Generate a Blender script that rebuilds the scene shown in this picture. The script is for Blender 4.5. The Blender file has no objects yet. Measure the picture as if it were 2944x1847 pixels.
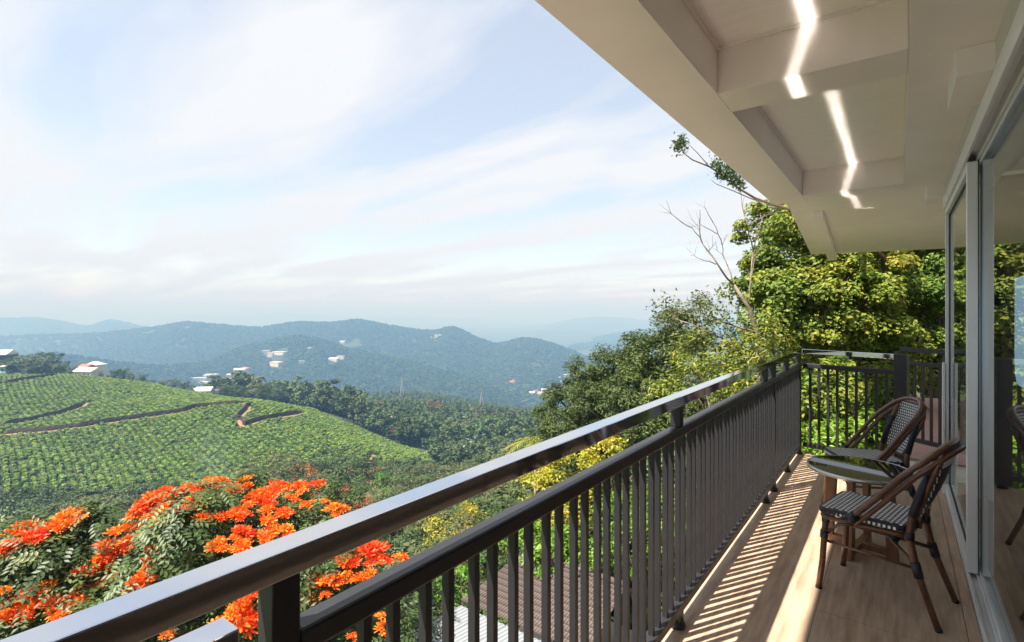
import bpy, bmesh, math, random
import numpy as np
from mathutils import Vector, Matrix, noise as mnoise
from mathutils.bvhtree import BVHTree

R = math.radians
rng = np.random.default_rng(7)
random.seed(7)
scene = bpy.context.scene
COL = scene.collection

# ------------------------------------------------------------------ camera
F, CX, HY, H = 1489.0, 1472.0, 895.0, 1.5          # focal length and horizon in photo pixels, eye height
YAW = math.atan((2585 - CX) / F)
cam_d = bpy.data.cameras.new('camera')
cam = bpy.data.objects.new('camera', cam_d)
COL.objects.link(cam)
cam.location = (0, 0, H)
cam.rotation_euler = (R(90), 0, YAW)
cam_d.sensor_width = 36
cam_d.lens = 36 * F / 2944
cam_d.shift_y = -28.5 / 2944
cam_d.clip_start = 0.02
cam_d.clip_end = 80000
scene.camera = cam

# ------------------------------------------------------------------ sun, sky, exposure
SUN_EL = R(58.6)
SUN_H = (-0.506, -0.862)                            # horizontal direction towards the sun
sd = bpy.data.lights.new('sun', 'SUN')
sd.energy = 3.5
sd.angle = R(0.53)
sd.color = (1.0, 0.93, 0.83)
sun = bpy.data.objects.new('sun', sd)
COL.objects.link(sun)
sun_dir = Vector((SUN_H[0] * math.cos(SUN_EL), SUN_H[1] * math.cos(SUN_EL), math.sin(SUN_EL)))
sun.rotation_euler = sun_dir.to_track_quat('Z', 'Y').to_euler()

world = bpy.data.worlds.new('World')
scene.world = world
world.use_nodes = True
wn, wl = world.node_tree.nodes, world.node_tree.links
wn.clear()


def N(nodes, t, **kw):
    n = nodes.new(t)
    for k, v in kw.items():
        setattr(n, k, v)
    return n


def build_world():
    out = N(wn, 'ShaderNodeOutputWorld')
    bg = N(wn, 'ShaderNodeBackground')
    sky = N(wn, 'ShaderNodeTexSky')
    sky.sky_type = 'NISHITA'
    sky.sun_disc = False
    sky.sun_elevation = SUN_EL
    sky.sun_rotation = math.atan2(SUN_H[0], SUN_H[1])
    sky.air_density = 1.0
    sky.dust_density = 0.6
    sky.altitude = 1200
    tc = N(wn, 'ShaderNodeTexCoord')
    sep = N(wn, 'ShaderNodeSeparateXYZ')
    wl.new(tc.outputs['Generated'], sep.inputs[0])
    mz = N(wn, 'ShaderNodeMath', operation='MAXIMUM')
    wl.new(sep.outputs['Z'], mz.inputs[0])
    mz.inputs[1].default_value = 0.0
    ad = N(wn, 'ShaderNodeMath', operation='ADD')
    wl.new(mz.outputs[0], ad.inputs[0])
    ad.inputs[1].default_value = 0.10
    dx = N(wn, 'ShaderNodeMath', operation='DIVIDE')
    dy = N(wn, 'ShaderNodeMath', operation='DIVIDE')
    wl.new(sep.outputs['X'], dx.inputs[0]); wl.new(ad.outputs[0], dx.inputs[1])
    wl.new(sep.outputs['Y'], dy.inputs[0]); wl.new(ad.outputs[0], dy.inputs[1])
    cb = N(wn, 'ShaderNodeCombineXYZ')
    wl.new(dx.outputs[0], cb.inputs[0]); wl.new(dy.outputs[0], cb.inputs[1])
    mp = N(wn, 'ShaderNodeMapping')
    wl.new(cb.outputs[0], mp.inputs[0])
    mp.inputs['Rotation'].default_value = (0, 0, -YAW + R(-24))
    mp.inputs['Scale'].default_value = (0.42, 1.25, 1)
    mp.inputs['Location'].default_value = (3.1, 1.7, 0)
    n1 = N(wn, 'ShaderNodeTexNoise')
    n1.inputs['Scale'].default_value = 1.25
    n1.inputs['Detail'].default_value = 9
    n1.inputs['Roughness'].default_value = 0.52
    n1.inputs['Distortion'].default_value = 0.55
    wl.new(mp.outputs[0], n1.inputs[0])
    rp = N(wn, 'ShaderNodeValToRGB')
    rp.color_ramp.elements[0].position = 0.38
    rp.color_ramp.elements[0].color = (0.47, 0.47, 0.47, 1)
    rp.color_ramp.elements[1].position = 0.56
    rp.color_ramp.elements[1].color = (1, 1, 1, 1)
    wl.new(n1.outputs[0], rp.inputs[0])
    # sky colour scaled
    sc = N(wn, 'ShaderNodeMix', data_type='RGBA', blend_type='MULTIPLY')
    sc.inputs[0].default_value = 1
    wl.new(sky.outputs[0], sc.inputs[6])
    sc.inputs[7].default_value = (0.69, 0.655, 0.62, 1)
    mix = N(wn, 'ShaderNodeMix', data_type='RGBA')
    wl.new(rp.outputs[0], mix.inputs[0])
    wl.new(sc.outputs[2], mix.inputs[6])
    mix.inputs[7].default_value = (2.38, 2.43, 2.54, 1)      # thin bright cloud
    wl.new(mix.outputs[2], bg.inputs[0])
    bg.inputs[1].default_value = 0.10
    wl.new(bg.outputs[0], out.inputs[0])


build_world()
vs = scene.view_settings
vs.view_transform = 'Standard'
vs.look = 'None'
vs.exposure = 2.0
vs.gamma = 1.0
vs.use_curve_mapping = False
cy = scene.cycles
cy.use_denoising = True
cy.caustics_reflective = True
cy.caustics_refractive = False
cy.blur_glossy = 0.0
cy.sample_clamp_indirect = 60.0
cy.max_bounces = 10
cy.diffuse_bounces = 4
cy.glossy_bounces = 5
cy.transparent_max_bounces = 12
cy.volume_bounces = 1
cy.use_adaptive_sampling = False
cy.use_guiding = True
cy.use_surface_guiding = True
cy.use_volume_guiding = False

# ------------------------------------------------------------------ pixel helpers (photo 2944x1847 -> world)
FWD = (-math.sin(YAW), math.cos(YAW))
RGT = (math.cos(YAW), math.sin(YAW))


def ray(px, py):
    u = (px - CX) / F
    v = (py - HY) / F
    return Vector((FWD[0] + u * RGT[0], FWD[1] + u * RGT[1], -v))


def W(px, py, d):
    return Vector((0, 0, H)) + ray(px, py) * d


def G(px, d, z):
    p = W(px, HY, d)
    return Vector((p.x, p.y, z))


# ------------------------------------------------------------------ generic mesh building
class MB:
    def __init__(s):
        s.v, s.f = [], []

    def add(s, v, f):
        o = len(s.v)
        s.v += [tuple(p) for p in v]
        s.f += [tuple(i + o for i in q) for q in f]
        return s

    def box(s, a, b):
        x0, y0, z0 = a
        x1, y1, z1 = b
        v = [(x0, y0, z0), (x1, y0, z0), (x1, y1, z0), (x0, y1, z0), (x0, y0, z1), (x1, y0, z1), (x1, y1, z1), (x0, y1, z1)]
        f = [(0, 3, 2, 1), (4, 5, 6, 7), (0, 1, 5, 4), (1, 2, 6, 5), (2, 3, 7, 6), (3, 0, 4, 7)]
        return s.add(v, f)

    def bar(s, p, q, w, h, up=(0, 0, 1)):
        p, q = Vector(p), Vector(q)
        d = (q - p).normalized()
        sd_ = d.cross(Vector(up))
        if sd_.length < 1e-5:
            sd_ = Vector((1, 0, 0))
        sd_.normalize()
        u = sd_.cross(d).normalized()
        v = []
        for c in (p, q):
            for a, b in ((-1, -1), (1, -1), (1, 1), (-1, 1)):
                v.append(c + sd_ * a * w / 2 + u * b * h / 2)
        return s.add(v, [(0, 1, 2, 3), (7, 6, 5, 4), (0, 4, 5, 1), (1, 5, 6, 2), (2, 6, 7, 3), (3, 7, 4, 0)])

    def tube(s, pts, rad, n=8, cap=True):
        pts = [Vector(p) for p in pts]
        if not hasattr(rad, '__len__'):
            rad = [rad] * len(pts)
        v, f = [], []
        prev = None
        for i, p in enumerate(pts):
            a = pts[max(0, i - 1)]
            b = pts[min(len(pts) - 1, i + 1)]
            d = (b - a).normalized()
            if prev is None:
                r = d.orthogonal().normalized()
            else:
                r = (prev - d * prev.dot(d)).normalized()
            prev = r
            t = d.cross(r)
            for k in range(n):
                an = 2 * math.pi * k / n
                v.append(p + (r * math.cos(an) + t * math.sin(an)) * rad[i])
        for i in range(len(pts) - 1):
            for k in range(n):
                k2 = (k + 1) % n
                f.append((i * n + k, i * n + k2, (i + 1) * n + k2, (i + 1) * n + k))
        if cap:
            f.append(tuple(range(n - 1, -1, -1)))
            m = (len(pts) - 1) * n
            f.append(tuple(m + k for k in range(n)))
        return s.add(v, f)

    def lathe(s, prof, n=24, c=(0, 0, 0)):
        v, f = [], []
        for r, z in prof:
            for k in range(n):
                a = 2 * math.pi * k / n
                v.append((c[0] + r * math.cos(a), c[1] + r * math.sin(a), c[2] + z))
        for i in range(len(prof) - 1):
            for k in range(n):
                k2 = (k + 1) % n
                f.append((i * n + k, i * n + k2, (i + 1) * n + k2, (i + 1) * n + k))
        f.append(tuple(range(n - 1, -1, -1)))
        m = (len(prof) - 1) * n
        f.append(tuple(m + k for k in range(n)))
        return s.add(v, f)

    def prism(s, poly, z0, z1):
        n = len(poly)
        v = [(p[0], p[1], z0) for p in poly] + [(p[0], p[1], z1) for p in poly]
        f = [tuple(range(n - 1, -1, -1)), tuple(range(n, 2 * n))]
        f += [(i, (i + 1) % n, n + (i + 1) % n, n + i) for i in range(n)]
        return s.add(v, f)

    def hull(s, top, bot):
        """closed solid between two matching polygons"""
        n = len(top)
        v = list(bot) + list(top)
        f = [tuple(range(n - 1, -1, -1)), tuple(range(n, 2 * n))]
        f += [(i, (i + 1) % n, n + (i + 1) % n, n + i) for i in range(n)]
        return s.add(v, f)

    def mesh(s, name):
        me = bpy.data.meshes.new(name)
        me.from_pydata(s.v, [], s.f)
        bm = bmesh.new()
        bm.from_mesh(me)
        bmesh.ops.recalc_face_normals(bm, faces=bm.faces)
        bm.to_mesh(me)
        bm.free()
        return me


def tag(o, label=None, cat=None, group=None, kind=None):
    if label: o['label'] = label
    if cat: o['category'] = cat
    if group: o['group'] = group
    if kind: o['kind'] = kind
    return o


def link(name, me, mat=None, parent=None, loc=None, smooth=False):
    if isinstance(me, MB):
        me = me.mesh(name)
    o = bpy.data.objects.new(name, me)
    COL.objects.link(o)
    if mat is not None and me is not None and len(me.materials) == 0:
        me.materials.append(mat)
    if smooth and me is not None:
        me.polygons.foreach_set('use_smooth', [True] * len(me.polygons))
    if parent is not None:
        o.parent = parent
    if loc is not None:
        o.location = loc
    return o


def bevel(o, w=0.003, seg=2):
    m = o.modifiers.new('bevel', 'BEVEL')
    m.width = w
    m.segments = seg
    m.limit_method = 'ANGLE'
    m.angle_limit = R(40)
    return o


def empty(name, loc=(0, 0, 0), rz=0.0):
    o = bpy.data.objects.new(name, None)
    COL.objects.link(o)
    o.location = loc
    o.rotation_euler = (0, 0, rz)
    return o


def copy_tree(o, parent=None):
    c = o.copy()
    COL.objects.link(c)
    c.parent = parent
    for ch in list(o.children):
        copy_tree(ch, c)
    return c


# ------------------------------------------------------------------ materials
def material(name, col, rough=0.6, metal=0.0, spec=0.5, vary=0.0, vscale=3.0, stretch=(1, 1, 1), col2=None,
             bump=0.0, bscale=40.0, detail=6, coords='Object', coat=0.0, rvar=0.0, bstretch=None):
    m = bpy.data.materials.new(name)
    m.use_nodes = True
    n, l = m.node_tree.nodes, m.node_tree.links
    b = n['Principled BSDF']
    b.inputs['Base Color'].default_value = (*col, 1)
    b.inputs['Roughness'].default_value = rough
    b.inputs['Metallic'].default_value = metal
    b.inputs['Specular IOR Level'].default_value = spec
    b.inputs['Coat Weight'].default_value = coat
    tc = N(n, 'ShaderNodeTexCoord')
    if vary > 0 or col2 is not None or rvar > 0:
        mp = N(n, 'ShaderNodeMapping')
        l.new(tc.outputs[coords], mp.inputs[0])
        mp.inputs['Scale'].default_value = stretch
        t = N(n, 'ShaderNodeTexNoise')
        t.inputs['Scale'].default_value = vscale
        t.inputs['Detail'].default_value = detail
        t.inputs['Roughness'].default_value = 0.6
        l.new(mp.outputs[0], t.inputs[0])
        rp = N(n, 'ShaderNodeValToRGB')
        c2 = col2 if col2 is not None else tuple(c * (1 - vary) for c in col)
        c1 = col if col2 is not None else tuple(min(1, c * (1 + vary)) for c in col)
        rp.color_ramp.elements[0].position = 0.32
        rp.color_ramp.elements[0].color = (*c2, 1)
        rp.color_ramp.elements[1].position = 0.68
        rp.color_ramp.elements[1].color = (*c1, 1)
        l.new(t.outputs[0], rp.inputs[0])
        l.new(rp.outputs[0], b.inputs['Base Color'])
        if rvar > 0:
            mr = N(n, 'ShaderNodeMapRange')
            mr.inputs[3].default_value = max(0, rough - rvar)
            mr.inputs[4].default_value = rough + rvar
            l.new(t.outputs[0], mr.inputs[0])
            l.new(mr.outputs[0], b.inputs['Roughness'])
    if bump > 0:
        t2 = N(n, 'ShaderNodeTexNoise')
        t2.inputs['Scale'].default_value = bscale
        t2.inputs['Detail'].default_value = 5
        mp2 = N(n, 'ShaderNodeMapping')
        mp2.inputs['Scale'].default_value = bstretch or stretch
        l.new(tc.outputs[coords], mp2.inputs[0])
        l.new(mp2.outputs[0], t2.inputs[0])
        bp = N(n, 'ShaderNodeBump')
        bp.inputs['Strength'].default_value = bump
        bp.inputs['Distance'].default_value = 0.01
        l.new(t2.outputs[0], bp.inputs['Height'])
        l.new(bp.outputs[0], b.inputs['Normal'])
    return m


def leaf_material(name, cols, rough=0.45, transl=0.3, spec=0.35, objvar=0.25):
    """cols: list of leaf colours chosen per leaf (attribute lv); per-object brightness variation"""
    m = bpy.data.materials.new(name)
    m.use_nodes = True
    n, l = m.node_tree.nodes, m.node_tree.links
    b = n['Principled BSDF']
    out = n['Material Output']
    at = N(n, 'ShaderNodeAttribute', attribute_name='lv')
    rp = N(n, 'ShaderNodeValToRGB')
    els = rp.color_ramp.elements
    while len(els) < len(cols):
        els.new(0.5)
    for i, c in enumerate(cols):
        els[i].position = i / max(1, len(cols) - 1)
        els[i].color = (*c, 1)
    l.new(at.outputs['Fac'], rp.inputs[0])
    oi = N(n, 'ShaderNodeObjectInfo')
    hs = N(n, 'ShaderNodeHueSaturation')
    mr = N(n, 'ShaderNodeMapRange')
    mr.inputs[3].default_value = 1 - objvar
    mr.inputs[4].default_value = 1 + objvar
    l.new(oi.outputs['Random'], mr.inputs[0])
    l.new(mr.outputs[0], hs.inputs['Value'])
    mh = N(n, 'ShaderNodeMapRange')
    mh.inputs[3].default_value = 0.5 - 0.018
    mh.inputs[4].default_value = 0.5 + 0.018
    wn_ = N(n, 'ShaderNodeTexWhiteNoise', noise_dimensions='1D')
    l.new(oi.outputs['Random'], wn_.inputs['W'])
    l.new(wn_.outputs[0], mh.inputs[0])
    l.new(mh.outputs[0], hs.inputs['Hue'])
    l.new(rp.outputs[0], hs.inputs['Color'])
    l.new(hs.outputs[0], b.inputs['Base Color'])
    b.inputs['Roughness'].default_value = rough
    b.inputs['Specular IOR Level'].default_value = spec
    if transl > 0:
        tr = N(n, 'ShaderNodeBsdfTranslucent')
        l.new(hs.outputs[0], tr.inputs[0])
        mx = N(n, 'ShaderNodeMixShader')
        mx.inputs[0].default_value = transl
        l.new(b.outputs[0], mx.inputs[1])
        l.new(tr.outputs[0], mx.inputs[2])
        l.new(mx.outputs[0], out.inputs[0])
    return m


def glass_material(name, tint=(0.86, 0.9, 0.9)):
    m = bpy.data.materials.new(name)
    m.use_nodes = True
    n, l = m.node_tree.nodes, m.node_tree.links
    out = n['Material Output']
    n.remove(n['Principled BSDF'])
    tr = N(n, 'ShaderNodeBsdfTransparent')
    tr.inputs[0].default_value = (*tint, 1)
    gl = N(n, 'ShaderNodeBsdfGlossy')
    gl.inputs['Roughness'].default_value = 0.0
    gl.inputs[0].default_value = (0.93, 0.96, 0.97, 1)
    fr = N(n, 'ShaderNodeFresnel')
    ge = N(n, 'ShaderNodeNewGeometry')
    mi = N(n, 'ShaderNodeMapRange')                  # same reflectance from either side of the sheet
    mi.inputs[3].default_value = 1.5
    mi.inputs[4].default_value = 1 / 1.5
    l.new(ge.outputs['Backfacing'], mi.inputs[0])
    l.new(mi.outputs[0], fr.inputs[0])
    mx = N(n, 'ShaderNodeMixShader')
    l.new(fr.outputs[0], mx.inputs[0])
    l.new(tr.outputs[0], mx.inputs[1])
    l.new(gl.outputs[0], mx.inputs[2])
    l.new(mx.outputs[0], out.inputs[0])
    return m


M = {}
M['ceiling'] = material('cream_plaster', (0.87, 0.80, 0.79), rough=0.55, vary=0.03, vscale=2.5, bump=0.04, bscale=60)
M['ceiling_panel'] = material('white_ceiling_board', (0.88, 0.83, 0.81), rough=0.4, vary=0.03, vscale=4, stretch=(1, 8, 1), bump=0.03, bscale=30)
M['steel'] = material('polished_steel', (0.72, 0.72, 0.735), rough=0.055, metal=1.0, vary=0.05, vscale=6, stretch=(1, 0.4, 1), bump=0.012, bscale=3.5)
M['charcoal'] = material('charcoal_paint', (0.024, 0.0245, 0.029), rough=0.40, spec=0.35, vary=0.15, vscale=8, bump=0.04, bscale=90)
M['floor_wood'] = material('wood_look_tile', (0.57, 0.42, 0.31), rough=0.38, col2=(0.32, 0.22, 0.15), vscale=3.2, stretch=(9, 0.9, 1), bump=0.05, bscale=30, bstretch=(12, 1, 1), detail=9, rvar=0.1)
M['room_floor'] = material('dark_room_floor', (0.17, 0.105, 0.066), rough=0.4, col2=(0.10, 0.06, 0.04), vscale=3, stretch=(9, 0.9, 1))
M['grout'] = material('grout', (0.16, 0.11, 0.08), rough=0.9)
M['bounce_yard'] = material('bounce_paving', (0.42, 0.37, 0.315), rough=0.85, vary=0.12, vscale=1.2, bump=0.2)
M['slab'] = material('concrete_slab', (0.42, 0.40, 0.37), rough=0.8, vary=0.15, bump=0.2)
M['pvc'] = material('white_frame', (0.72, 0.74, 0.76), rough=0.32, vary=0.03, vscale=5)
M['gasket'] = material('black_gasket', (0.012, 0.012, 0.013), rough=0.5)
M['glass'] = glass_material('window_glass')
M['wall'] = material('painted_wall', (0.62, 0.60, 0.56), rough=0.7, vary=0.04)
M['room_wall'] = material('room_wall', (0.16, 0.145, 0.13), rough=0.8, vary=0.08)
M['pale_blue'] = material('pale_blue_fabric', (0.50, 0.66, 0.74), rough=0.8, vary=0.06)
M['cane'] = material('rattan_cane', (0.15, 0.063, 0.030), rough=0.32, col2=(0.075, 0.032, 0.017), vscale=5, stretch=(3, 3, 12), coat=0.25, bump=0.05)
M['wicker_navy'] = material('navy_weave', (0.012, 0.015, 0.028), rough=0.4, vary=0.2, vscale=60, bump=0.4, bscale=120)
M['wicker_white'] = material('white_weave', (0.78, 0.79, 0.78), rough=0.35)
M['table_wood'] = material('table_wood', (0.24, 0.115, 0.055), rough=0.4, col2=(0.13, 0.058, 0.028), vscale=4, stretch=(8, 8, 1))
M['table_glass'] = material('black_glass', (0.012, 0.013, 0.014), rough=0.03, spec=0.6)
M['rim'] = material('table_rim', (0.60, 0.62, 0.64), rough=0.28, metal=1.0)
M['bark'] = material('bark', (0.13, 0.095, 0.068), rough=0.9, vary=0.4, vscale=6, stretch=(1, 1, 0.3), bump=0.5, bscale=20)
M['pale_bark'] = material('pale_bark', (0.20, 0.16, 0.125), rough=0.9, vary=0.35, vscale=8, bump=0.4, bscale=24)
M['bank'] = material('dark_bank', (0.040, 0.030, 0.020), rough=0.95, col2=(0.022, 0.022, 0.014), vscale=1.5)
M['soil'] = material('soil', (0.30, 0.185, 0.095), rough=0.95, col2=(0.17, 0.10, 0.05), vscale=1.5)
M['roof_brown'] = material('brown_roof_sheet', (0.125, 0.098, 0.088), rough=0.7, col2=(0.085, 0.066, 0.060), vscale=1.2, detail=8, spec=0.4)
M['roof_blue'] = material('pale_blue_sheet', (0.20, 0.225, 0.25), rough=0.6, vary=0.06, vscale=2)
M['deck'] = material('pink_deck_board', (0.46, 0.28, 0.255), rough=0.7, col2=(0.36, 0.215, 0.20), vscale=2, stretch=(1, 6, 1))
M['bwhite'] = material('white_wash', (0.55, 0.54, 0.515), rough=0.7, vary=0.06, vscale=0.5)
M['bcream'] = material('cream_wash', (0.62, 0.54, 0.42), rough=0.7, vary=0.06, vscale=0.5)
M['bred'] = material('red_roof', (0.36, 0.09, 0.06), rough=0.7, vary=0.15, vscale=0.5)
M['bgrey'] = material('grey_roof', (0.36, 0.38, 0.40), rough=0.6, vary=0.1, vscale=0.5)
M['bteal'] = material('teal_wash', (0.40, 0.62, 0.60), rough=0.7, vary=0.1, vscale=0.5)
M['pane'] = material('dark_pane', (0.03, 0.035, 0.04), rough=0.1)
M['pylon'] = material('galvanised', (0.45, 0.46, 0.47), rough=0.5, metal=0.6)
M['ground'] = material('hillside_ground', (0.05, 0.075, 0.022), rough=0.95, col2=(0.03, 0.04, 0.016), vscale=0.12, detail=10, bump=0.6, bscale=1.2)
M['tea_ground'] = material('tea_ground', (0.07, 0.10, 0.03), rough=0.95, col2=(0.05, 0.055, 0.022), vscale=0.3, detail=10)
M['hill'] = material('forested_hill', (0.028, 0.046, 0.018), rough=0.95, col2=(0.014, 0.024, 0.011), vscale=0.02, detail=12, bump=1.0, bscale=0.06)
M['petal'] = leaf_material('orange_petal', [(0.80, 0.085, 0.010), (0.90, 0.16, 0.014), (0.95, 0.32, 0.03)], rough=0.5, transl=0.25, objvar=0.12)
M['leaf_tulip'] = leaf_material('tulip_tree_leaf', [(0.022, 0.055, 0.018), (0.042, 0.088, 0.022), (0.06, 0.11, 0.03), (0.13, 0.17, 0.035)], rough=0.47, transl=0.22, spec=0.35, objvar=0.1)
M['leaf_maple'] = leaf_material('mid_green_leaf', [(0.055, 0.105, 0.02), (0.095, 0.17, 0.026), (0.165, 0.24, 0.034), (0.26, 0.28, 0.035), (0.32, 0.24, 0.035)], rough=0.5, transl=0.3, spec=0.3, objvar=0.12)
M['leaf_evergreen'] = leaf_material('evergreen_leaf', [(0.034, 0.062, 0.016), (0.064, 0.104, 0.024), (0.11, 0.155, 0.036)], rough=0.5, transl=0.22, spec=0.3, objvar=0.12)
M['leaf_dark'] = leaf_material('dark_leaf', [(0.022, 0.048, 0.014), (0.042, 0.080, 0.020), (0.072, 0.112, 0.028)], rough=0.48, transl=0.22, spec=0.45)
M['leaf_yellow'] = leaf_material('yellow_leaf', [(0.12, 0.17, 0.02), (0.24, 0.26, 0.022), (0.40, 0.36, 0.03), (0.45, 0.30, 0.03)], rough=0.45, transl=0.35, objvar=0.1)
M['leaf_yellowgreen'] = leaf_material('yellow_green_leaf', [(0.07, 0.12, 0.02), (0.14, 0.18, 0.025), (0.24, 0.24, 0.03), (0.33, 0.24, 0.03)], rough=0.45, transl=0.35, objvar=0.1)
M['leaf_lime'] = leaf_material('lime_leaf', [(0.06, 0.14, 0.015), (0.12, 0.24, 0.02), (0.2, 0.32, 0.03)], rough=0.4, transl=0.35, objvar=0.15)
M['leaf_mid'] = leaf_material('valley_leaf', [(0.035, 0.06, 0.022), (0.06, 0.095, 0.03), (0.10, 0.14, 0.04)], rough=0.6, transl=0.2, spec=0.2, objvar=0.35)
M['leaf_olive'] = leaf_material('olive_leaf', [(0.06, 0.075, 0.03), (0.10, 0.115, 0.045), (0.15, 0.16, 0.06)], rough=0.6, transl=0.2, spec=0.2, objvar=0.3)
M['leaf_rust'] = leaf_material('rust_leaf', [(0.09, 0.07, 0.03), (0.28, 0.08, 0.025), (0.42, 0.10, 0.03)], rough=0.6, transl=0.2, spec=0.2, objvar=0.15)
M['leaf_far'] = leaf_material('far_leaf', [(0.022, 0.04, 0.015), (0.042, 0.068, 0.022), (0.07, 0.10, 0.03)], rough=0.8, transl=0.0, spec=0.1, objvar=0.45)
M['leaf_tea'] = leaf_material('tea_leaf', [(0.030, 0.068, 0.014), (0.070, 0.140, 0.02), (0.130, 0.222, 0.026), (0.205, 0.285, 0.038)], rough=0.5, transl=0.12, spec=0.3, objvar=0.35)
M['stem'] = material('green_stem', (0.10, 0.13, 0.04), rough=0.7)

# ------------------------------------------------------------------ terrain heights
ctrl = []


def C(px, y, d):
    p = W(px, y, d)
    ctrl.append((p.x, p.y, p.z))


def CG(px, d, z):
    p = G(px, d, z)
    ctrl.append((p.x, p.y, p.z))


for p in [(0, 0, -6.8), (3, 8, -5.6), (0, 10, -6.4), (4, 14, -4), (9, 20, -1), (14, 34, 1), (0, -30, -4), (-30, -20, -14),
          (40, 0, 0), (60, 70, 8), (-120, -60, -60), (60, -120, 10), (90, 160, 0), (5, 30, -5)]:
    ctrl.append(p)
for px, d, z in [(0, 8, -9), (600, 8, -8.5), (1100, 9, -8), (1400, 12, -8.3), (1700, 15, -7.5),
                 (0, 30, -17), (600, 30, -17), (1200, 30, -15.5), (1600, 30, -12), (1900, 30, -8.5), (2200, 30, -4),
                 (-700, 60, -34), (0, 70, -34), (600, 70, -34), (1200, 70, -31), (1600, 70, -27), (1900, 70, -22), (2300, 80, -10),
                 (-800, 110, -44), (0, 105, -45), (500, 105, -44.5), (900, 110, -45), (1300, 110, -43), (1600, 120, -43), (2000, 130, -34),
                 (-900, 270, -36), (-900, 400, -60), (0, 330, -37), (200, 345, -44), (0, 400, -55), (200, 450, -88), (0, 600, -130), (600, 600, -125),
                 (450, 330, -56), (640, 320, -61), (830, 320, -60), (1000, 320, -64), (1150, 330, -68), (900, 450, -95),
                 (1300, 190, -55), (1450, 190, -54), (1300, 280, -66), (1500, 280, -66), (1300, 420, -84), (1550, 420, -96), (1200, 600, -104), (1600, 600, -132),
                 (1900, 420, -95), (1900, 220, -48), (2300, 300, -30), (2600, 500, -20),
                 (0, 900, -170), (800, 900, -170), (1600, 900, -175), (2300, 900, -120), (-900, 900, -150)]:
    CG(px, d, z)
for px, y, d in [(0, 1430, 128), (300, 1425, 128), (600, 1410, 130), (900, 1380, 138), (1080, 1370, 148),
                 (0, 1300, 155), (300, 1290, 160), (600, 1270, 165), (900, 1275, 168), (1100, 1318, 172),
                 (0, 1200, 192), (300, 1180, 198), (600, 1168, 205), (760, 1165, 208), (1000, 1245, 205), (1180, 1310, 190),
                 (0, 1085, 268), (250, 1086, 272), (430, 1108, 266), (600, 1140, 255), (720, 1155, 250), (900, 1182, 245), (1000, 1222, 238), (1150, 1285, 222), (1270, 1325, 205)]:
    C(px, y, d)
ctrl = np.array(ctrl)
CN = ctrl.copy()


def _phi(a, b):
    d2 = ((a[:, None, :2] - b[None, :, :2]) / 100.0) ** 2
    r2 = d2.sum(2)
    return np.where(r2 > 1e-12, r2 * np.log(np.maximum(r2, 1e-12)) * 0.5, 0)


def _fit():
    n = len(CN)
    A = np.zeros((n + 3, n + 3))
    A[:n, :n] = _phi(CN, CN) + np.eye(n) * 2e-3
    P = np.c_[np.ones(n), CN[:, :2] / 100]
    A[:n, n:] = P
    A[n:, :n] = P.T
    b = np.r_[CN[:, 2], 0, 0, 0]
    return np.linalg.solve(A, b)


_w = _fit()


def zt(xy):
    xy = np.asarray(xy, float).reshape(-1, 2)
    q = np.c_[xy, np.zeros(len(xy))]
    out = np.zeros(len(xy))
    for i in range(0, len(xy), 4000):
        s = slice(i, i + 4000)
        out[s] = _phi(q[s], CN) @ _w[:-3] + np.c_[np.ones(len(q[s])), q[s, :2] / 100] @ _w[-3:]
    x, y = xy[:, 0], xy[:, 1]
    out += 0.35 * np.sin(x * 0.11 + 1.3 * np.sin(y * 0.05)) * np.sin(y * 0.13 + 0.7) * np.clip(np.hypot(x, y) / 60, 0, 1)
    return out


def grid_mesh(name, X, Y, Z):
    a, b = X.shape
    v = np.stack([X, Y, Z], -1).reshape(-1, 3)
    i = np.arange(a * b).reshape(a, b)
    f = np.stack([i[:-1, :-1], i[1:, :-1], i[1:, 1:], i[:-1, 1:]], -1).reshape(-1, 4)
    me = bpy.data.meshes.new(name)
    me.from_pydata(v.tolist(), [], f.tolist())
    me.polygons.foreach_set('use_smooth', np.ones(len(f), bool))
    return me


rr = np.r_[np.linspace(0.01, 60, 40), np.geomspace(62, 950, 90)]
th = np.linspace(-math.pi, math.pi, 241)
TT, RRr = np.meshgrid(th, rr)
TX, TY = RRr * np.sin(TT), RRr * np.cos(TT)
TZ = zt(np.c_[TX.ravel(), TY.ravel()]).reshape(TX.shape)
fade = np.clip((RRr - 700) / 250, 0, 1)
TZ = TZ * (1 - fade) + (-190) * fade
TZ = np.where(RRr > 320, np.minimum(TZ, 25), TZ)
ter = link('terrain', grid_mesh('terrain', TX, TY, TZ), M['ground'])
tag(ter, kind='structure')
if ter.data.polygons[0].normal.z < 0:
    ter.data.flip_normals()
BV = BVHTree.FromObject(ter, bpy.context.evaluated_depsgraph_get())

# valley floor reaching the horizon
S = 60000
vf = MB().add([(-S, -S, -232), (S, -S, -232), (S, S, -232), (-S, S, -232)], [(0, 1, 2, 3)])
tag(link('valley_ground', vf, M['hill']), kind='structure')


def fbm(p, oct=5, lac=2.0, gain=0.5):
    s, a = 0.0, 1.0
    q = Vector(p)
    for _ in range(oct):
        s += a * mnoise.noise(q)
        q = q * lac
        a *= gain
    return s


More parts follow.
